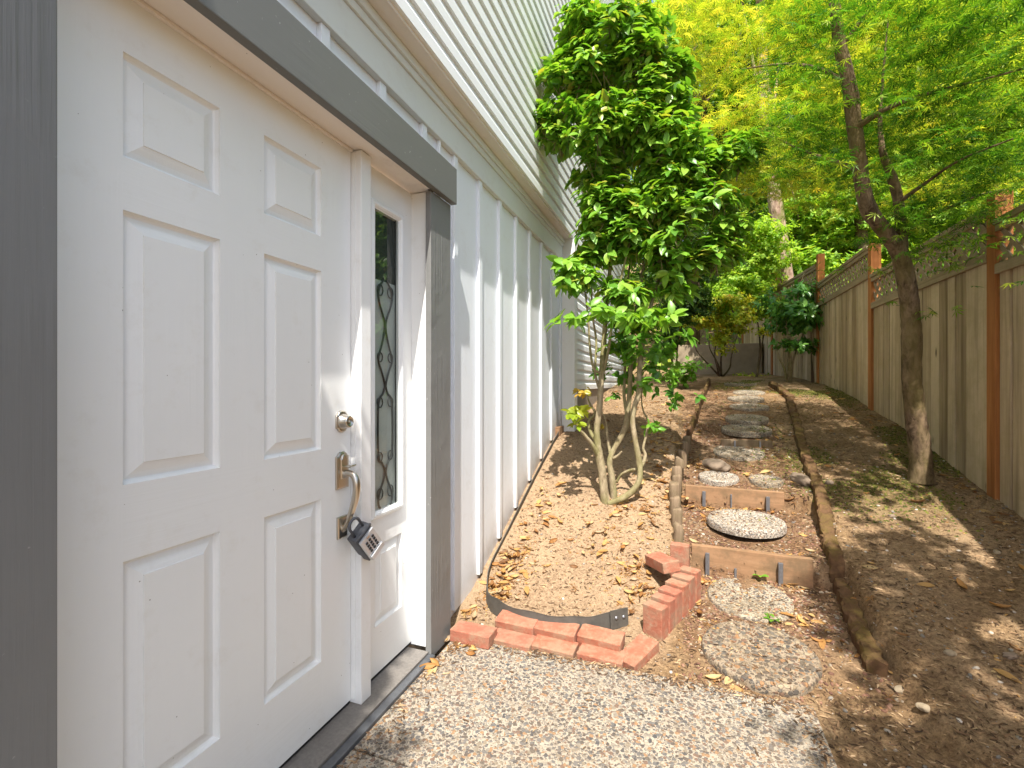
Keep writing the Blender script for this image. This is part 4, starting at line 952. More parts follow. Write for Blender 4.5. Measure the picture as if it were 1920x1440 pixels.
for a in [(1060, 490, 3.15, 4, .08, 7), (1090, 585, 3.1, 6, .13, 6), (1130, 580, 3.05, 5, .12, 6), (1170, 600, 3.05, 6, .14, 6), (1220, 590, 3.05, 5, .12, 6), (1065, 600, 3.1, 4, .10, 6), (1250, 600, 3.1, 5, .12, 6),
          (1225, 650, 3.15, 6, .13, 7, 1, .15), (1180, 665, 3.35, 5, .12, 6, .9, .15), (1255, 640, 3.2, 6, .14, 6, 1, .2), (1140, 660, 3.45, 5, .12, 6, .9, .2), (1235, 715, 3.25, 5, .12, 6, .85, .2), (1195, 720, 3.45, 4, .12, 5, .8, .2), (1225, 800, 3.35, 4, .07, 5, .6, .3), (1145, 745, 3.5, 3, .08, 5, .7, .3), (1200, 630, 3.2, 5, .12, 7, 1, .1), (1160, 640, 3.3, 4, .1, 6, 1, .1), (1215, 700, 3.3, 4, .1, 5, .8, .1), (1150, 700, 3.5, 6, .14, 6, .9, .15), (1250, 680, 3.3, 5, .13, 5, .8, .2), (1290, 745, 3.3, 2, .08, 5, .7, .05), (1255, 735, 3.3, 3, .1, 5, .7, .05), (1275, 755, 3.3, 3, .09, 5, .7, .05), (1215, 800, 3.3, 2, .05, 5, .6, .3)]:
    spray(*a)
pos, dr, nm, sc_, rn = [np.concatenate([a[i] for a in A]) for i in range(5)]
scatter('foliage', LV, LF, pos, frames(dr, nm), sc_, M_CAM, cm, True, rn)
A = []
for a in [(1072, 775, 3.2, 4, .06, 5, .8, .0), (1085, 765, 3.22, 3, .05, 5, .75, .1), (1095, 735, 3.3, 5, .06, 5, .55, .6), (1132, 800, 3.4, 3, .04, 4, .5, .6), (1083, 790, 3.2, 3, .04, 4, .8, 0)]: spray(*a)
pos, dr, nm, sc_, rn = [np.concatenate([a[i] for a in A]) for i in range(5)]
o = scatter('young_foliage', LV, LF, pos, frames(dr, nm), sc_, M_CAMY, cm, True, rn); o['label'] = 'yellow green young leaves low on the left'
# twigs joining the rosettes
tb = Tubes(); cen = [b[0] for b in CB]
for i in range(0, 2800, 3):
    t_ = Vector(tips[i]); d_ = Vector(dirs[i]); tb.add([t_-d_*.16-Vector((0, 0, .06)), t_-d_*.07-Vector((0, 0, .01)), t_], [.0032, .0024, .0014], 3)
tb.build('twigs', M_BARKC, cm)
# ---------------------------------------------------------------- the near maple
mp = empty('japanese_maple', G(1727, 890)); tag(mp, 'japanese maple with leaning bare trunk in front of the fence', 'tree')
tb = Tubes()
def limb(lst, n=12, wob=.05, sd=0):
    p, r = smooth_path([P(a, b, c) for a, b, c, _ in lst], [q_ for *_, q_ in lst], 5); tb.add(p, r, n, wob, sd+len(tb.v)); return p
limb([(1728, 905, 3.28, .080), (1727, 885, 3.28, .068), (1724, 840, 3.28, .062), (1718, 790, 3.27, .060), (1710, 720, 3.25, .056), (1709, 650, 3.23, .055), (1708, 600, 3.22, .054), (1702, 545, 3.2, .053), (1693, 495, 3.18, .050), (1678, 460, 3.16, .047), (1652, 425, 3.13, .044), (1630, 395, 3.1, .046), (1618, 355, 3.08, .043), (1612, 310, 3.05, .042), (1606, 265, 3.02, .041), (1600, 220, 3.0, .041), (1594, 170, 2.97, .040), (1584, 125, 2.95, .036), (1574, 80, 2.93, .034), (1566, 20, 2.9, .030), (1560, -60, 2.9, .022), (1550, -160, 2.9, .012)], 18, .06)
limb([(1690, 490, 3.18, .045), (1690, 450, 3.18, .036), (1688, 410, 3.17, .032), (1682, 365, 3.15, .030), (1668, 320, 3.12, .027), (1655, 285, 3.1, .020), (1650, 230, 3.1, .013), (1655, 150, 3.1, .008), (1665, 40, 3.1, .004)])
limb([(1700, 440, 3.16, .018), (1735, 410, 3.1, .012), (1790, 385, 3.0, .009), (1850, 362, 2.9, .006), (1930, 350, 2.8, .003)], 7)
limb([(1604, 240, 3.0, .022), (1660, 205, 2.85, .015), (1740, 175, 2.7, .010), (1840, 150, 2.5, .006), (1950, 120, 2.4, .003)], 7)
limb([(1612, 320, 3.05, .018), (1560, 300, 3.2, .012), (1500, 280, 3.4, .008), (1440, 250, 3.6, .004)], 7)
limb([(1592, 160, 3.0, .020), (1540, 130, 3.2, .013), (1470, 120, 3.4, .008), (1390, 130, 3.6, .004)], 7)
limb([(1684, 380, 3.15, .016), (1740, 340, 3.0, .010), (1800, 300, 2.8, .007), (1900, 260, 2.6, .004)], 7)
limb([(1578, 90, 2.94, .014), (1630, 20, 2.8, .009), (1700, -40, 2.7, .006), (1790, -90, 2.6, .003)], 7)
tb.build('trunk', M_BARKM, mp)
PV, PF = palm_tpl(7)
def flat_sprays(specs, size, mat, parent, name='crown', tilt=.35, rn=(0, 1), per=None):
    """layered sprays of palmate leaves: (px,py,Z,rx_m,ry_m,thick,count)"""
    pos = []
    for px, py, Z, rx, ry, th, cnt in specs:
        c = np.array(P(px, py, Z)); nc = max(1, cnt//9)
        u = RS.randn(nc, 3)*np.array([rx, ry, th])*.5; cl = c+u
        cl[:, 2] -= .10*((u[:, 0]/max(rx, .01))**2+(u[:, 1]/max(ry, .01))**2)
        pp = np.repeat(cl, 9, 0)+RS.randn(nc*9, 3)*np.array([.055, .055, .014])*(size/.05)
        pos.append(pp)
    pos = np.concatenate(pos); N = len(pos)
    nm = np.array([0, 0, 1.0])+RS.randn(N, 3)*tilt; a = RS.rand(N)*2*np.pi; dr = np.stack([np.cos(a), np.sin(a), -.15-RS.rand(N)*.5], 1)
    return scatter(name, PV, PF, pos, frames(dr, nm), RS.uniform(.7, 1.15, N)*size, mat, parent, False, rn[0]+(rn[1]-rn[0])*RS.rand(N))
ms = []
rs = random.Random(5)
for px, py, Z, n in [(1640, 110, 2.9, 260), (1720, 100, 2.7, 240), (1840, 130, 2.5, 260), (1660, 190, 2.9, 260), (1760, 190, 2.7, 260), (1880, 210, 2.5, 240), (1650, 250, 3.0, 200), (1640, 300, 3.0, 220), (1720, 290, 2.9, 200),
                     (1680, 350, 3.0, 260), (1760, 370, 2.9, 260), (1840, 340, 2.8, 220), (1900, 300, 2.6, 240), (1700, 420, 3.05, 180), (1780, 400, 2.9, 170), (1730, 460, 3.0, 90), (1620, 330, 3.1, 120),
                     (1550, 120, 3.2, 160), (1520, 200, 3.3, 160), (1480, 270, 3.5, 180), (1560, 270, 3.2, 160), (1700, 30, 2.6, 260), (1850, 30, 2.4, 260), (1600, 20, 3.0, 220), (1650, -60, 3.0, 300), (1850, -80, 2.6, 300), (1560, 380, 3.4, 60), (1800, 460, 2.9, 40), (1710, 205, 2.8, 120), (1705, 575, 3.1, 12)]:
    ms.append((px, py, Z, .30, .34, .05, n)); ms.append((px+rs.uniform(-40, 40), py+rs.uniform(-40, 40), Z+.3, .34, .34, .06, n//2))
for k in range(30):
    px = rs.uniform(1500, 1960); py = rs.uniform(-420, 60); ms.append((px, py, rs.uniform(2.4, 3.6), .34, .36, .08, 260))
for k in range(34):
    px = rs.uniform(1420, 1930); py = rs.uniform(60, 330+max(0, (px-1600))*.35); ms.append((px, py, rs.uniform(2.6, 3.5), .26, .28, .06, 150))
flat_sprays([(a, b, (max(c, 3.55) if 1520 < a < 1700 and 60 < b < 520 else c), d, e, f, int(g*(.55 if 1520 < a < 1700 else .75))) for a, b, c, d, e, f, g in ms], .054, M_MAPLE, mp)
# ---------------------------------------------------------------- trees and shrubs behind
BV, BF = [(0, 0, 0), (.45, -.29, .06), (1, 0, -.14), (.45, .29, .06)], [(0, 1, 2), (0, 2, 3)]
def bg_crown(blobs, n, size, mat, parent, per=7, name='crown', rnlo=0, shell=.5, up=.4, spread=1.0):
    tips, dirs, _ = clump_tips(blobs, n, 16, max(.10, size*4.2), .45, shell)
    pos, dr, nm = rosette(tips, dirs, per, size, spread, up, size*1.6); N = len(pos)
    return scatter(name, BV, BF, pos, frames(dr, nm), RS.uniform(.75, 1.5, N)*size, mat, parent, False, np.clip(rnlo+(1-rnlo)*(RS.rand(N)*.6+.4*np.tile(RS.rand(N//per), per)), 0, 1))
def bg_tree(name, label, trunk, tmat, blobs, n, size, mat, group=None, maple=None, cat='tree', per=7, branch=True, rnlo=0, shell=.5):
    base = P(*trunk[0][:3]); o = empty(name, base); tag(o, label, cat, group)
    tb = Tubes(); p, r = smooth_path([P(a, b, c) for a, b, c, _ in trunk], [q_ for *_, q_ in trunk], 4); tb.add(p, r, 10, .07, 3)
    if branch:
        for c, s in blobs:
            st = p[int(len(p)*random.uniform(.45, .85))]; c = Vector(c); mid = st.lerp(c, .5)+Vector((random.uniform(-.1, .1), 0, -.05)); rr = max(.008, r[0]*.25)
            q_, r2 = smooth_path([st, mid, c], [rr, rr*.7, rr*.25], 4); tb.add(q_, r2, 6, .05, 4)
    tb.build('trunk', tmat, o)
    if maple: flat_sprays(maple, size, mat, o, tilt=.4)
    else: bg_crown(blobs, n, size, mat, o, per, rnlo=rnlo, shell=shell)
    return o
def blb(px, py, Z, rx, ry): return pxblob(px, py, Z, rx, ry, rx*Z/F_PX*.8)
GB = 'trees and shrubs behind the garden'
# bright yellow green vine maple, upper middle
sp_ = []
rs = random.Random(9)
for k in range(72):
    px = rs.uniform(1190, 1760); py = rs.uniform(-10, 350); Z = rs.uniform(5.0, 6.7)
    if py > 250 and px < 1330: continue
    sp_.append((px, py, Z, .62, .6, .12, 260))
bg_tree('vine_maple', 'yellow green vine maple with layered sunlit leaves above the path', [(1262, 660, 8.2, .06), (1266, 520, 8.0, .05), (1280, 380, 7.8, .045), (1300, 300, 7.5, .04), (1320, 200, 6.6, .03), (1310, 60, 6.4, .02), (1300, -30, 6.3, .01)], M_BARKD, [blb(1300, 200, 6.5, 60, 40), blb(1450, 150, 6.5, 60, 40), blb(1520, 250, 6.8, 50, 40), blb(1250, 100, 6.5, 50, 40), blb(1400, 30, 6.5, 50, 40)], 0, .088, M_MAPLEY, GB, maple=sp_)
# alder with the pale mossy leaning trunk
bg_tree('alder_tree', 'leaning alder with pale mossy bark showing between the yellow maple and the fence', [(1480, 600, 9.0, .16), (1472, 520, 9.0, .135), (1464, 450, 9.0, .125), (1452, 370, 9.0, .12), (1444, 300, 9.0, .115), (1436, 230, 9.0, .11), (1430, 120, 9.1, .10), (1425, -20, 9.2, .08), (1420, -150, 9.3, .05)], M_BARKB,
        [blb(1380, -60, 9.3, 120, 80), blb(1500, -80, 9.4, 120, 80), blb(1500, 420, 9.6, 40, 60)], 700, .10, M_BG1, GB)
# a second trunk further right
bg_tree('slender_maple', 'slender tree with mossy trunk standing right behind the fence posts', [(1620, 520, 9.2, .12), (1615, 440, 9.2, .10), (1605, 360, 9.2, .09), (1590, 260, 9.2, .08), (1570, 100, 9.3, .07), (1560, -80, 9.3, .04)], M_BARKD,
        [blb(1540, 400, 9.8, 110, 90), blb(1600, 320, 9.8, 90, 80), blb(1540, 500, 9.4, 90, 60), blb(1450, 520, 10, 80, 60)], 3400, .10, M_BG1, GB)
trees = [
 ('leafy_tree', 'bright green leafy tree filling the middle above the fence', [(1540, 640, 12, .12), (1535, 400, 12, .1), (1530, 100, 12, .07)], [blb(1500, 350, 12, 150, 110), blb(1600, 250, 12, 140, 120), blb(1470, 480, 11.5, 120, 90), blb(1560, 480, 11.5, 110, 90)], 5200, .14, M_BG1),
 ('leafy_tree', 'sunlit green tree on the slope right of the maple trunk', [(1790, 560, 10, .13), (1780, 300, 10, .11), (1770, 60, 10, .08)], [blb(1730, 380, 10, 120, 110), blb(1830, 260, 10, 130, 110), blb(1740, 180, 10.4, 120, 100), blb(1650, 420, 10, 80, 90)], 5200, .125, M_BG1),
 ('leafy_tree', 'yellowing tree at the far right above the fence lattice', [(1960, 560, 9, .14), (1950, 250, 9, .12), (1940, 40, 9, .08)], [blb(1900, 150, 9, 120, 110), blb(1930, 320, 8.6, 90, 90), blb(1840, 60, 9.5, 130, 70)], 2600, .10, M_MAPLEY),
 ('evergreen_tree', 'dark evergreen filling the gaps behind the camellia', [(1300, 660, 11, .15), (1300, 300, 11, .12), (1300, -50, 11, .08)], [blb(1270, 420, 10.8, 140, 140), blb(1360, 330, 11, 130, 130), blb(1240, 200, 11.5, 150, 120), blb(1400, 60, 11.5, 120, 100)], 3900, .09, M_BG2),
 ('leafy_tree', 'tall dense green tree rising behind the alder trunk', [(1420, 600, 14, .2), (1420, 200, 14, .16), (1420, -100, 14, .1)], [blb(1420, 250, 14, 170, 150), blb(1330, 80, 14, 170, 120), blb(1500, 60, 14, 170, 120), blb(1430, 450, 13, 110, 100)], 4600, .15, M_BG1),
 ('leafy_tree', 'tall pale green tree on the hill over the right of the fence', [(1700, 560, 16, .25), (1700, 200, 16, .2), (1700, -150, 16, .1)], [blb(1680, 150, 16, 190, 140), blb(1620, 330, 15.5, 160, 120), blb(1760, 330, 15.5, 150, 110), blb(1640, -20, 16, 190, 110)], 5600, .18, M_BG1),
 ('leafy_tree', 'tall tree on the hill with a few yellow leaves at the upper right', [(1880, 560, 15, .25), (1870, 200, 15, .2), (1860, -100, 15, .1)], [blb(1850, 300, 15, 140, 110), blb(1960, 200, 14.5, 140, 140), blb(1820, 20, 15.5, 150, 80)], 4200, .18, M_MAPLEY),
]
for nm_, lb_, tr, bl, n_, sz, mt in trees: bg_tree(nm_, lb_, tr, M_BARKB if 'hill' in lb_ else M_BARKD, bl, n_, sz, mt, GB)
# shrubs at the end of the path
def shrub(name, label, px, py, Z, stems, blobs, n, size, mat, bmat=M_BARKD, per=7, rnlo=0, spread=1.0):
    b = G(px, py); o = empty(name, b); tag(o, label, 'shrub', GB); tb = Tubes()
    for st in stems:
        pts = [b+Vector((random.uniform(-.03, .03), 0, -.05))]+[P(a_, b_, c_) for a_, b_, c_ in st]; rr = [.022*(1-.85*i/(len(pts)-1)) for i in range(len(pts))]
        p, r = smooth_path(pts, rr, 4); tb.add(p, r, 6, .06, 5)
    tb.build('stems', bmat, o); bg_crown(blobs, n, size, mat, o, per, 'foliage', rnlo, .35, .3, spread)
    return o
zb = lambda p: (p-Vector((CAMX, 0, CAMH))).dot(Vector((-ST, CT, 0)))
Z1 = zb(G(1352, 707)); Z2 = zb(G(1480, 717)); Z3 = zb(G(1262, 716)); Z4 = zb(G(1240, 727))
shrub('azalea_shrub', 'open golden leaved azalea with dark twisted stems in front of the concrete wall', 1352, 706, Z1, [[(1335, 690, Z1), (1312, 665, Z1), (1305, 650, Z1), (1320, 620, Z1)], [(1345, 680, Z1), (1330, 650, Z1), (1332, 620, Z1)], [(1352, 670, Z1), (1362, 640, Z1), (1375, 615, Z1)], [(1368, 690, Z1), (1372, 665, Z1), (1385, 620, Z1)], [(1345, 690, Z1), (1340, 660, Z1), (1352, 600, Z1)]],
      [blb(1350, 595, Z1, 80, 26), blb(1305, 585, Z1, 45, 26), blb(1395, 612, Z1, 44, 20), blb(1352, 640, Z1, 30, 30), blb(1378, 668, Z1, 20, 20), blb(1340, 560, Z1, 70, 20)], 800, .06, M_BG3)
shrub('rhododendron_shrub', 'leggy rhododendron with whorled leaves against the fence at the top of the path', 1480, 716, Z2, [[(1482, 680, Z2), (1480, 640, Z2), (1486, 590, Z2), (1500, 540, Z2), (1508, 510, Z2)], [(1470, 690, Z2), (1458, 660, Z2), (1456, 600, Z2)], [(1486, 680, Z2), (1500, 640, Z2), (1520, 600, Z2), (1530, 565, Z2)], [(1478, 670, Z2), (1476, 620, Z2), (1470, 570, Z2)]],
      [blb(1490, 585, Z2, 52, 34), blb(1450, 570, Z2, 30, 34), blb(1525, 575, Z2, 22, 30), blb(1505, 540, Z2, 20, 25), blb(1482, 640, Z2, 24, 22), blb(1455, 670, Z2, 14, 22), blb(1500, 690, Z2, 22, 14), blb(1448, 625, Z2, 14, 8)], 330, .085, M_RHODO, M_BARKC)
shrub('box_shrub', 'dense dark small leaved shrub between the camellia and the golden azalea', 1262, 716, Z3, [[(1268, 690, Z3), (1272, 640, Z3), (1290, 560, Z3)], [(1262, 690, Z3), (1255, 640, Z3), (1250, 560, Z3)]],
      [blb(1290, 560, Z3, 60, 55), blb(1260, 610, Z3, 45, 45), blb(1300, 470, Z3, 60, 50)], 2000, .045, M_BG2, per=8)
shrub('yellow_green_bush', 'light yellow green bush arching over the golden azalea', 1420, 707, Z1, [[(1425, 650, Z1), (1418, 590, Z1), (1400, 520, Z1)], [(1430, 640, Z1), (1440, 560, Z1)]],
      [blb(1400, 520, Z1, 60, 50), blb(1350, 560, Z1, 40, 30), blb(1430, 570, Z1, 40, 34), blb(1390, 440, Z1, 60, 50), blb(1440, 470, Z1, 50, 50)], 2300, .055, M_BG1, rnlo=.2)
shrub('seedling_bush', 'low bright green seedling bush at the top left of the path', 1262, 718, Z4, [[(1262, 700, Z4)], [(1275, 705, Z4)], [(1245, 700, Z4)]], [blb(1262, 700, Z4, 20, 12), blb(1282, 706, Z4, 16, 9), blb(1288, 690, Z4, 12, 12)], 60, .075, M_WEED, rnlo=.2)
shrub('fern_clump', 'low mossy green clump at the top right of the path', 1425, 713, Z1, [[(1425, 706, Z1)], [(1410, 706, Z1)]], [blb(1425, 708, Z1, 26, 8), blb(1400, 710, Z1, 14, 6)], 90, .05, M_MAPLEY)
shrub('fence_sprig', 'small dark sprig hanging by the fence beside the rhododendron', 1520, 716, Z2, [[(1522, 680, Z2), (1521, 660, Z2)]], [blb(1521, 650, Z2, 10, 16)], 16, .06, M_BG2)
# small weeds in the path
def weed(px, py, label, s, sd):
    p = G(px, py); o = empty('weed', p); tag(o, label, 'weed', 'little weeds in the path'); V_, F_ = leaf_tpl(.62, .2, .3, 5); n = 6; rs = np.random.RandomState(sd)
    a = np.arange(n)*2*np.pi/n+rs.rand(n); dr = np.stack([np.cos(a), np.sin(a), .35+.3*rs.rand(n)], 1); nm = np.tile([0, 0, 1.], (n, 1))+rs.randn(n, 3)*.15
    scatter('leaves', V_, F_, np.tile(np.array([p.x, p.y, p.z+.012]), (n, 1)), frames(dr, nm), rs.uniform(.7, 1.1, n)*s, M_WEED, o, True, rs.rand(n))
    Tubes().add([p-Vector((0, 0, .02)), p+Vector((0, 0, .015))], [.002, .002], 5).build('stem', M_BARKC, o)
weed(1449, 1166, 'small green weed between the two nearest stepping stones', .055, 1)
weed(1425, 1086, 'small pale green weed at the foot of the lower step board', .052, 2)
weed(1466, 1296, 'tiny green weed at the edge of the patio below the nearest stone', .018, 3)
# undergrowth covering the hill beyond the fence
N = 26000
x = RS.uniform(-4, 26, N); y = RS.uniform(9, 34, N); keep = ~((x < 2.9) & (y < 11.2)); x, y = x[keep], y[keep]; N = len(x)
z = gh(x, y, False)+RS.rand(N)**2*.9*(.4+fbm(x*.7, y*.7, 3)*2+.4)
dr = rand_unit(N); nm = rand_unit(N)*.6+np.array([-.1, -.6, .7])
o = scatter('undergrowth', BV, BF, np.stack([x, y, z], 1), frames(dr, nm), RS.uniform(.10, .22, N), M_BG1, None, False, RS.rand(N))
tag(o, 'green undergrowth covering the wooded slope behind the fence', 'undergrowth', kind='stuff')
# far woods closing the slope: one mass of foliage
N = 170000
ang = RS.uniform(-.55, .75, N); dist = RS.uniform(18, 27, N); x = CAMX+dist*np.sin(ang); y = dist*np.cos(ang); z = gh(x, y, False)+RS.rand(N)*(14+8*fbm(x*.35+5, y*.35, 3))
dn = fbm(x*.5, z*.5+y*.2, 4); k = dn > -.12; x, y, z = x[k], y[k], z[k]; N = len(x)
o = scatter('distant_woods', BV, BF, np.stack([x, y, z], 1), frames(rand_unit(N), rand_unit(N)*.7+np.array([0, -.5, .6])), RS.uniform(.16, .34, N), M_BG1, None, False, np.clip(.25+fbm(x*.4, z*.4, 2)+.5*RS.rand(N), 0, 1))
tag(o, 'distant sunlit woods rising behind all the other trees', 'woods', kind='stuff')
# ---------------------------------------------------------------- unseen trees added beside and behind the camera to shade the garden
def side_tree(label, base, pts, rad, blobs, n, size, mat=M_MAPLE):
    o = empty('added_shade_tree', base); tag(o, label, 'tree'); tb = Tubes(); p, r = smooth_path([base]+pts, rad, 5); tb.add(p, r, 10, .06, 2)
    for c, s in blobs:
        st = p[int(len(p)*.6)]; q_, r2 = smooth_path([st, st.lerp(Vector(c), .5)+Vector((0, 0, .1)), Vector(c)], [.03, .02, .008], 4); tb.add(q_, r2, 6)
    tb.build('trunk', M_BARKM, o); bg_crown(blobs, n, size, mat, o, 7, shell=.2)
side_tree('added unseen tree shading the right bed, beyond the near end of the fence', Vector((3.9, -1.6, -.05)), [Vector((3.9, -1.5, 1.5)), Vector((3.8, -1.3, 3.0)), Vector((3.6, -1.2, 4.5)), Vector((3.6, -1.1, 5.6))], [.15, .12, .1, .06, .02],
          [((3.3, .4, 4.3), (.75, .9, .5)), ((3.9, -.6, 4.6), (.8, .8, .6)), ((3.0, -.7, 4.8), (.6, .8, .5)), ((3.7, 1.2, 4.6), (.7, .7, .4)), ((2.75, 1.5, 4.2), (.45, .7, .35)), ((4.2, .8, 5.0), (.8, .9, .5)), ((2.6, -1.8, 4.2), (.5, .6, .4))], 640, .09)
side_tree('added unseen tree shading the door, beside the house wall behind the camera', Vector((1.5, -4.2, -.05)), [Vector((1.5, -4.0, 1.5)), Vector((1.3, -3.6, 3.0)), Vector((1.1, -3.2, 4.2)), Vector((1.0, -3.0, 5.2))], [.12, .1, .08, .05, .02],
          [((.75, -1.9, 4.3), (.45, .8, .45)), ((.9, -2.7, 4.8), (.55, .8, .5)), ((.65, -1.25, 3.7), (.35, .55, .35)), ((1.5, -3.2, 4.4), (.7, .8, .5)), ((.55, -1.5, 4.4), (.3, .7, .5)), ((.8, -3.6, 5.6), (.5, .6, .5)), ((.55, -1.55, 4.35), (.2, .55, .4)), ((.58, -2.0, 4.5), (.22, .4, .4)), ((.47, -1.45, 3.75), (.14, .4, .25)), ((.52, -1.35, 4.7), (.16, .3, .3)), ((.53, -.88, 4.1), (.1, .14, .22)), ((.50, -1.15, 3.9), (.1, .25, .22)), ((.47, -.62, 4.1), (.1, .12, .15)), ((.46, -.56, 4.0), (.1, .12, .15)), ((.49, -.62, 4.2), (.1, .12, .15)), ((.46, -.66, 3.95), (.1, .14, .12))], 8200, .055)  # crown shaped to keep the sun off the door
# ---------------------------------------------------------------- leaf litter, gravel, chips
def ground_pts(n, x0, x1, y0, y1, wfun):
    out = []; tot = 0
    while tot < n:
        x = RS.uniform(x0, x1, n); y = RS.uniform(y0, y1, n); k = RS.rand(n) < wfun(x, y); out.append(np.stack([x[k], y[k]], 1)); tot += k.sum()
    return np.concatenate(out)[:n]
def lay(name, tpl, xy, size, mat, label, cat, lift=.004, flatn=.25, smooth=False, rn=None, sz=None, parent=None):
    x, y = xy[:, 0], xy[:, 1]; N = len(x); z = gh(x, y)
    onp = (x < 1.61) & (y < 2.05); z = np.where(onp, 0, z)
    for sx, sy, sr, sz_, st_ in STONES:
        ins = (x-sx)**2+(y-sy)**2 < (sr*.96)**2; z = np.where(ins, sz_+(y-sy)*math.sin(st_), z)
    a = RS.rand(N)*2*np.pi; dr = np.stack([np.cos(a), np.sin(a), RS.randn(N)*.12], 1); nm = np.array([0, -.25, 1.])+RS.randn(N, 3)*flatn
    s = sz if sz is not None else RS.uniform(size[0], size[1], N)
    o = scatter(name, tpl[0], tpl[1], np.stack([x, y, z+lift], 1), frames(dr, nm), s, mat, parent, smooth, rn)
    if label: tag(o, label, cat, kind='stuff')
    return o
def not_stone(x, y, m=1.02):
    k = np.ones(len(x), bool)
    for sx, sy, sr, *_ in STONES: k &= (x-sx)**2+(y-sy)**2 > (sr*m)**2
    return k
CT_ = curl_tpl()
# clusters of dry leaves (photo positions) + a sparse scatter
cl = []
def clus(px, py, rx, ry, n):
    c = G(px, py) if py < 1215 else Pz(px, py, 0); cl.append(np.array([[c.x, c.y]])+RS.randn(int(n*1.6), 2)*np.array([[rx, ry]]))
for a in [(950, 1085, .06, .09, 42), (930, 1110, .03, .05, 26), (965, 1050, .06, .1, 16), (990, 1000, .07, .12, 18), (1020, 950, .07, .12, 18), (870, 1150, .05, .06, 12), (855, 1215, .05, .02, 9), (818, 1250, .012, .012, 3),
          (1190, 1075, .06, .08, 26), (1200, 1110, .06, .05, 16), (1150, 1000, .12, .2, 22), (1080, 1020, .15, .15, 16), (1215, 960, .05, .1, 16), (1160, 950, .05, .06, 18), (1230, 890, .06, .25, 30), (1240, 830, .08, .3, 40), (1310, 1085, .05, .03, 14),
          (1315, 950, .06, .03, 16), (1400, 955, .12, .02, 22), (1330, 975, .03, .06, 10), (1300, 870, .05, .1, 12), (1380, 885, .12, .06, 16), (1490, 1095, .06, .04, 18), (1480, 1160, .06, .04, 14), (1335, 1200, .03, .05, 8), (1370, 1280, .05, .02, 8), (1300, 1150, .05, .06, 8), (1560, 1230, .04, .04, 4),
          (1300, 800, .06, .3, 14), (1450, 830, .1, .3, 16), (1250, 760, .25, .5, 60), (1400, 740, .3, .5, 60), (1870, 975, .05, .08, 10), (1800, 905, .05, .2, 16), (1600, 770, .2, .5, 30)]: clus(*a)
cl.append(ground_pts(150, .1, 2.95, 2.1, 6.5, lambda x, y: np.where(x < 1.15, .9, .45)))
cl.append(ground_pts(30, 1.9, 3.2, 1.7, 3, lambda x, y: np.ones(len(x))))
xy = np.concatenate(cl); k = (xy[:, 0] > .09) & (xy[:, 0] < 2.95) & ((xy[:, 1] > 2.08) | (xy[:, 0] < .6) | (xy[:, 0] > 1.62)) & not_stone(xy[:, 0], xy[:, 1], 1.0)
xy = xy[k]
sel = RS.rand(len(xy)); rb = lambda a: np.clip(RS.beta(2.2, 1.5, len(a)), 0, 1); a_ = xy[sel < .45]; b_ = xy[(sel >= .45) & (sel < .8)]; c_ = xy[sel >= .8]
lay('fallen_leaves', CT_, a_, (.030, .078), M_DRY, 'dry curled yellow and brown leaves scattered over the beds and path', 'leaf litter', .003, .35, True, rn=rb(a_))
lay('fallen_leaves', leaf_tpl(.42, .22, .14, 4), b_, (.028, .085), M_DRY, 'flat fallen leaves lying among the curled ones', 'leaf litter', .006, .28, True, rn=rb(b_))
lay('fallen_leaves', palm_tpl(5), c_, (.02, .042), M_DRY, 'small lobed brown leaves among the dry litter', 'leaf litter', .008, .35, False, rn=rb(c_)*.7)
cr = np.concatenate([xy+RS.randn(len(xy), 2)*.05 for _ in range(3)]+[ground_pts(1500, .1, 3.1, 2.1, 6.5, lambda x, y: np.ones(len(x)))]); cr = cr[(cr[:, 0] > .09) & (cr[:, 0] < 2.95) & (cr[:, 1] > 2.08)]
lay('leaf_crumbs', leaf_tpl(.6, .15, .1, 2), cr, (.008, .022), M_DRY, 'broken crumbs of dry leaves strewn between the whole ones', 'leaf litter', .003, .45, False, rn=rb(cr))
# red gravel of the path
def peb():
    bm = bmesh.new(); bmesh.ops.create_icosphere(bm, subdivisions=1, radius=.5); V_ = [tuple(v.co) for v in bm.verts]; F_ = [tuple(v.index for v in f.verts) for f in bm.faces]; bm.free()
    return [(a*1.3, b*.95, c*.6) for a, b, c in V_], F_
PB = peb()
inpath = lambda x, y: (x > path_left(y)+.02) & (x < path_right(y)-.02)
xy = ground_pts(7000, 1.1, 2.1, 2.06, 5.2, lambda x, y: inpath(x, y)*np.where(y < 3.6, .9, .45)*sstep(1.95, 2.6, y+(1.8-x)*.5)*(.35+.65*(fbm(x*3, y*3, 3) > -.05))); xy = xy[not_stone(xy[:, 0], xy[:, 1], .99) | (RS.rand(len(xy)) < .05)]
lay('gravel', PB, xy, None, M_GRAVEL, 'reddish broken gravel between the stepping stones', 'gravel', .0, .5, sz=(.006+.016*RS.rand(len(xy))**2.5))
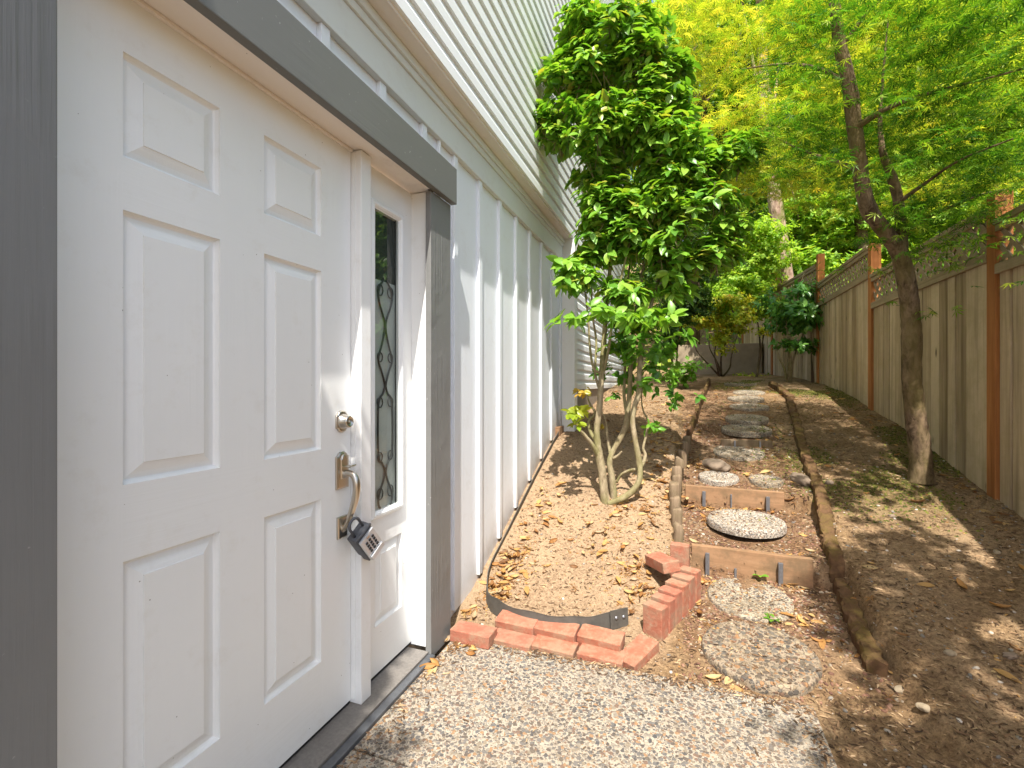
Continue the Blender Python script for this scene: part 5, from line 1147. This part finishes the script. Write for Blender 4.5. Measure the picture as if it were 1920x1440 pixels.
xy = ground_pts(2600, .15, 3.1, 1.6, 5, lambda x, y: np.where(x > 1.62, 1.0, .6)*((y > 2.1) | (x > 1.62))); xy = xy[not_stone(xy[:, 0], xy[:, 1])]
lay('pebbles', PB, xy, None, M_PEBBLE, 'small grey and tan pebbles strewn over the soil', 'pebbles', .0, .5, sz=(.004+.018*RS.rand(len(xy))**5))
# bark chips, twigs and needles
CH = ([(0, -.09, 0), (.5, -.12, .05), (1, -.03, 0), (1, .05, .01), (.45, .12, .06), (0, .08, 0)], [(0, 1, 4, 5), (1, 2, 3, 4)])
xy = ground_pts(60000, .09, 3.15, 1.6, 6.6, lambda x, y: np.clip(np.where(x < 1.1, .38+.45*sstep(3.9, 4.6, y), .8)*(.35+1.2*(fbm(x*2.5+8, y*2.5, 3)+.3))*((y > 2.08) | (x > 1.62)), 0, 1)); xy = xy[not_stone(xy[:, 0], xy[:, 1], .97) | (RS.rand(len(xy)) < .22)]
ed = np.stack([RS.uniform(.14, 1.6, 900), 2.05-np.abs(RS.randn(900))*.035], 1); ed2 = np.stack([.14+np.abs(RS.randn(300))*.05, RS.uniform(1.0, 2.04, 300)], 1); ed3 = np.stack([RS.uniform(.15, 1.58, 260), RS.uniform(.9, 2.0, 260)], 1)
ed4 = np.stack([1.6-np.abs(RS.randn(300))*.03, RS.uniform(1.3, 2.04, 300)], 1); xy = np.concatenate([xy, ed, ed2, ed3, ed4])
lay('bark_chips', CH, xy, None, M_CHIP, 'fine bark chips, needles and twig bits covering the soil', 'bark chips', .003, .35, sz=.008+.022*RS.rand(len(xy))**2)
# moss tufts on the right slope
MS = ([(-.5, 0, 0), (0, -.5, 0), (.5, 0, 0), (0, .5, 0), (0, 0, .55)], [(0, 1, 4), (1, 2, 4), (2, 3, 4), (3, 0, 4)])
xy = ground_pts(6000, 1.5, 3.1, 3.3, 8.5, lambda x, y: np.clip(zone(x, y)[1], 0, 1)*.9+.01)
lay('moss', MS, xy, None, M_MOSS, 'olive moss growing on the slope between the timber and the fence', 'moss', -.002, .3, sz=.010+.016*RS.rand(len(xy)))
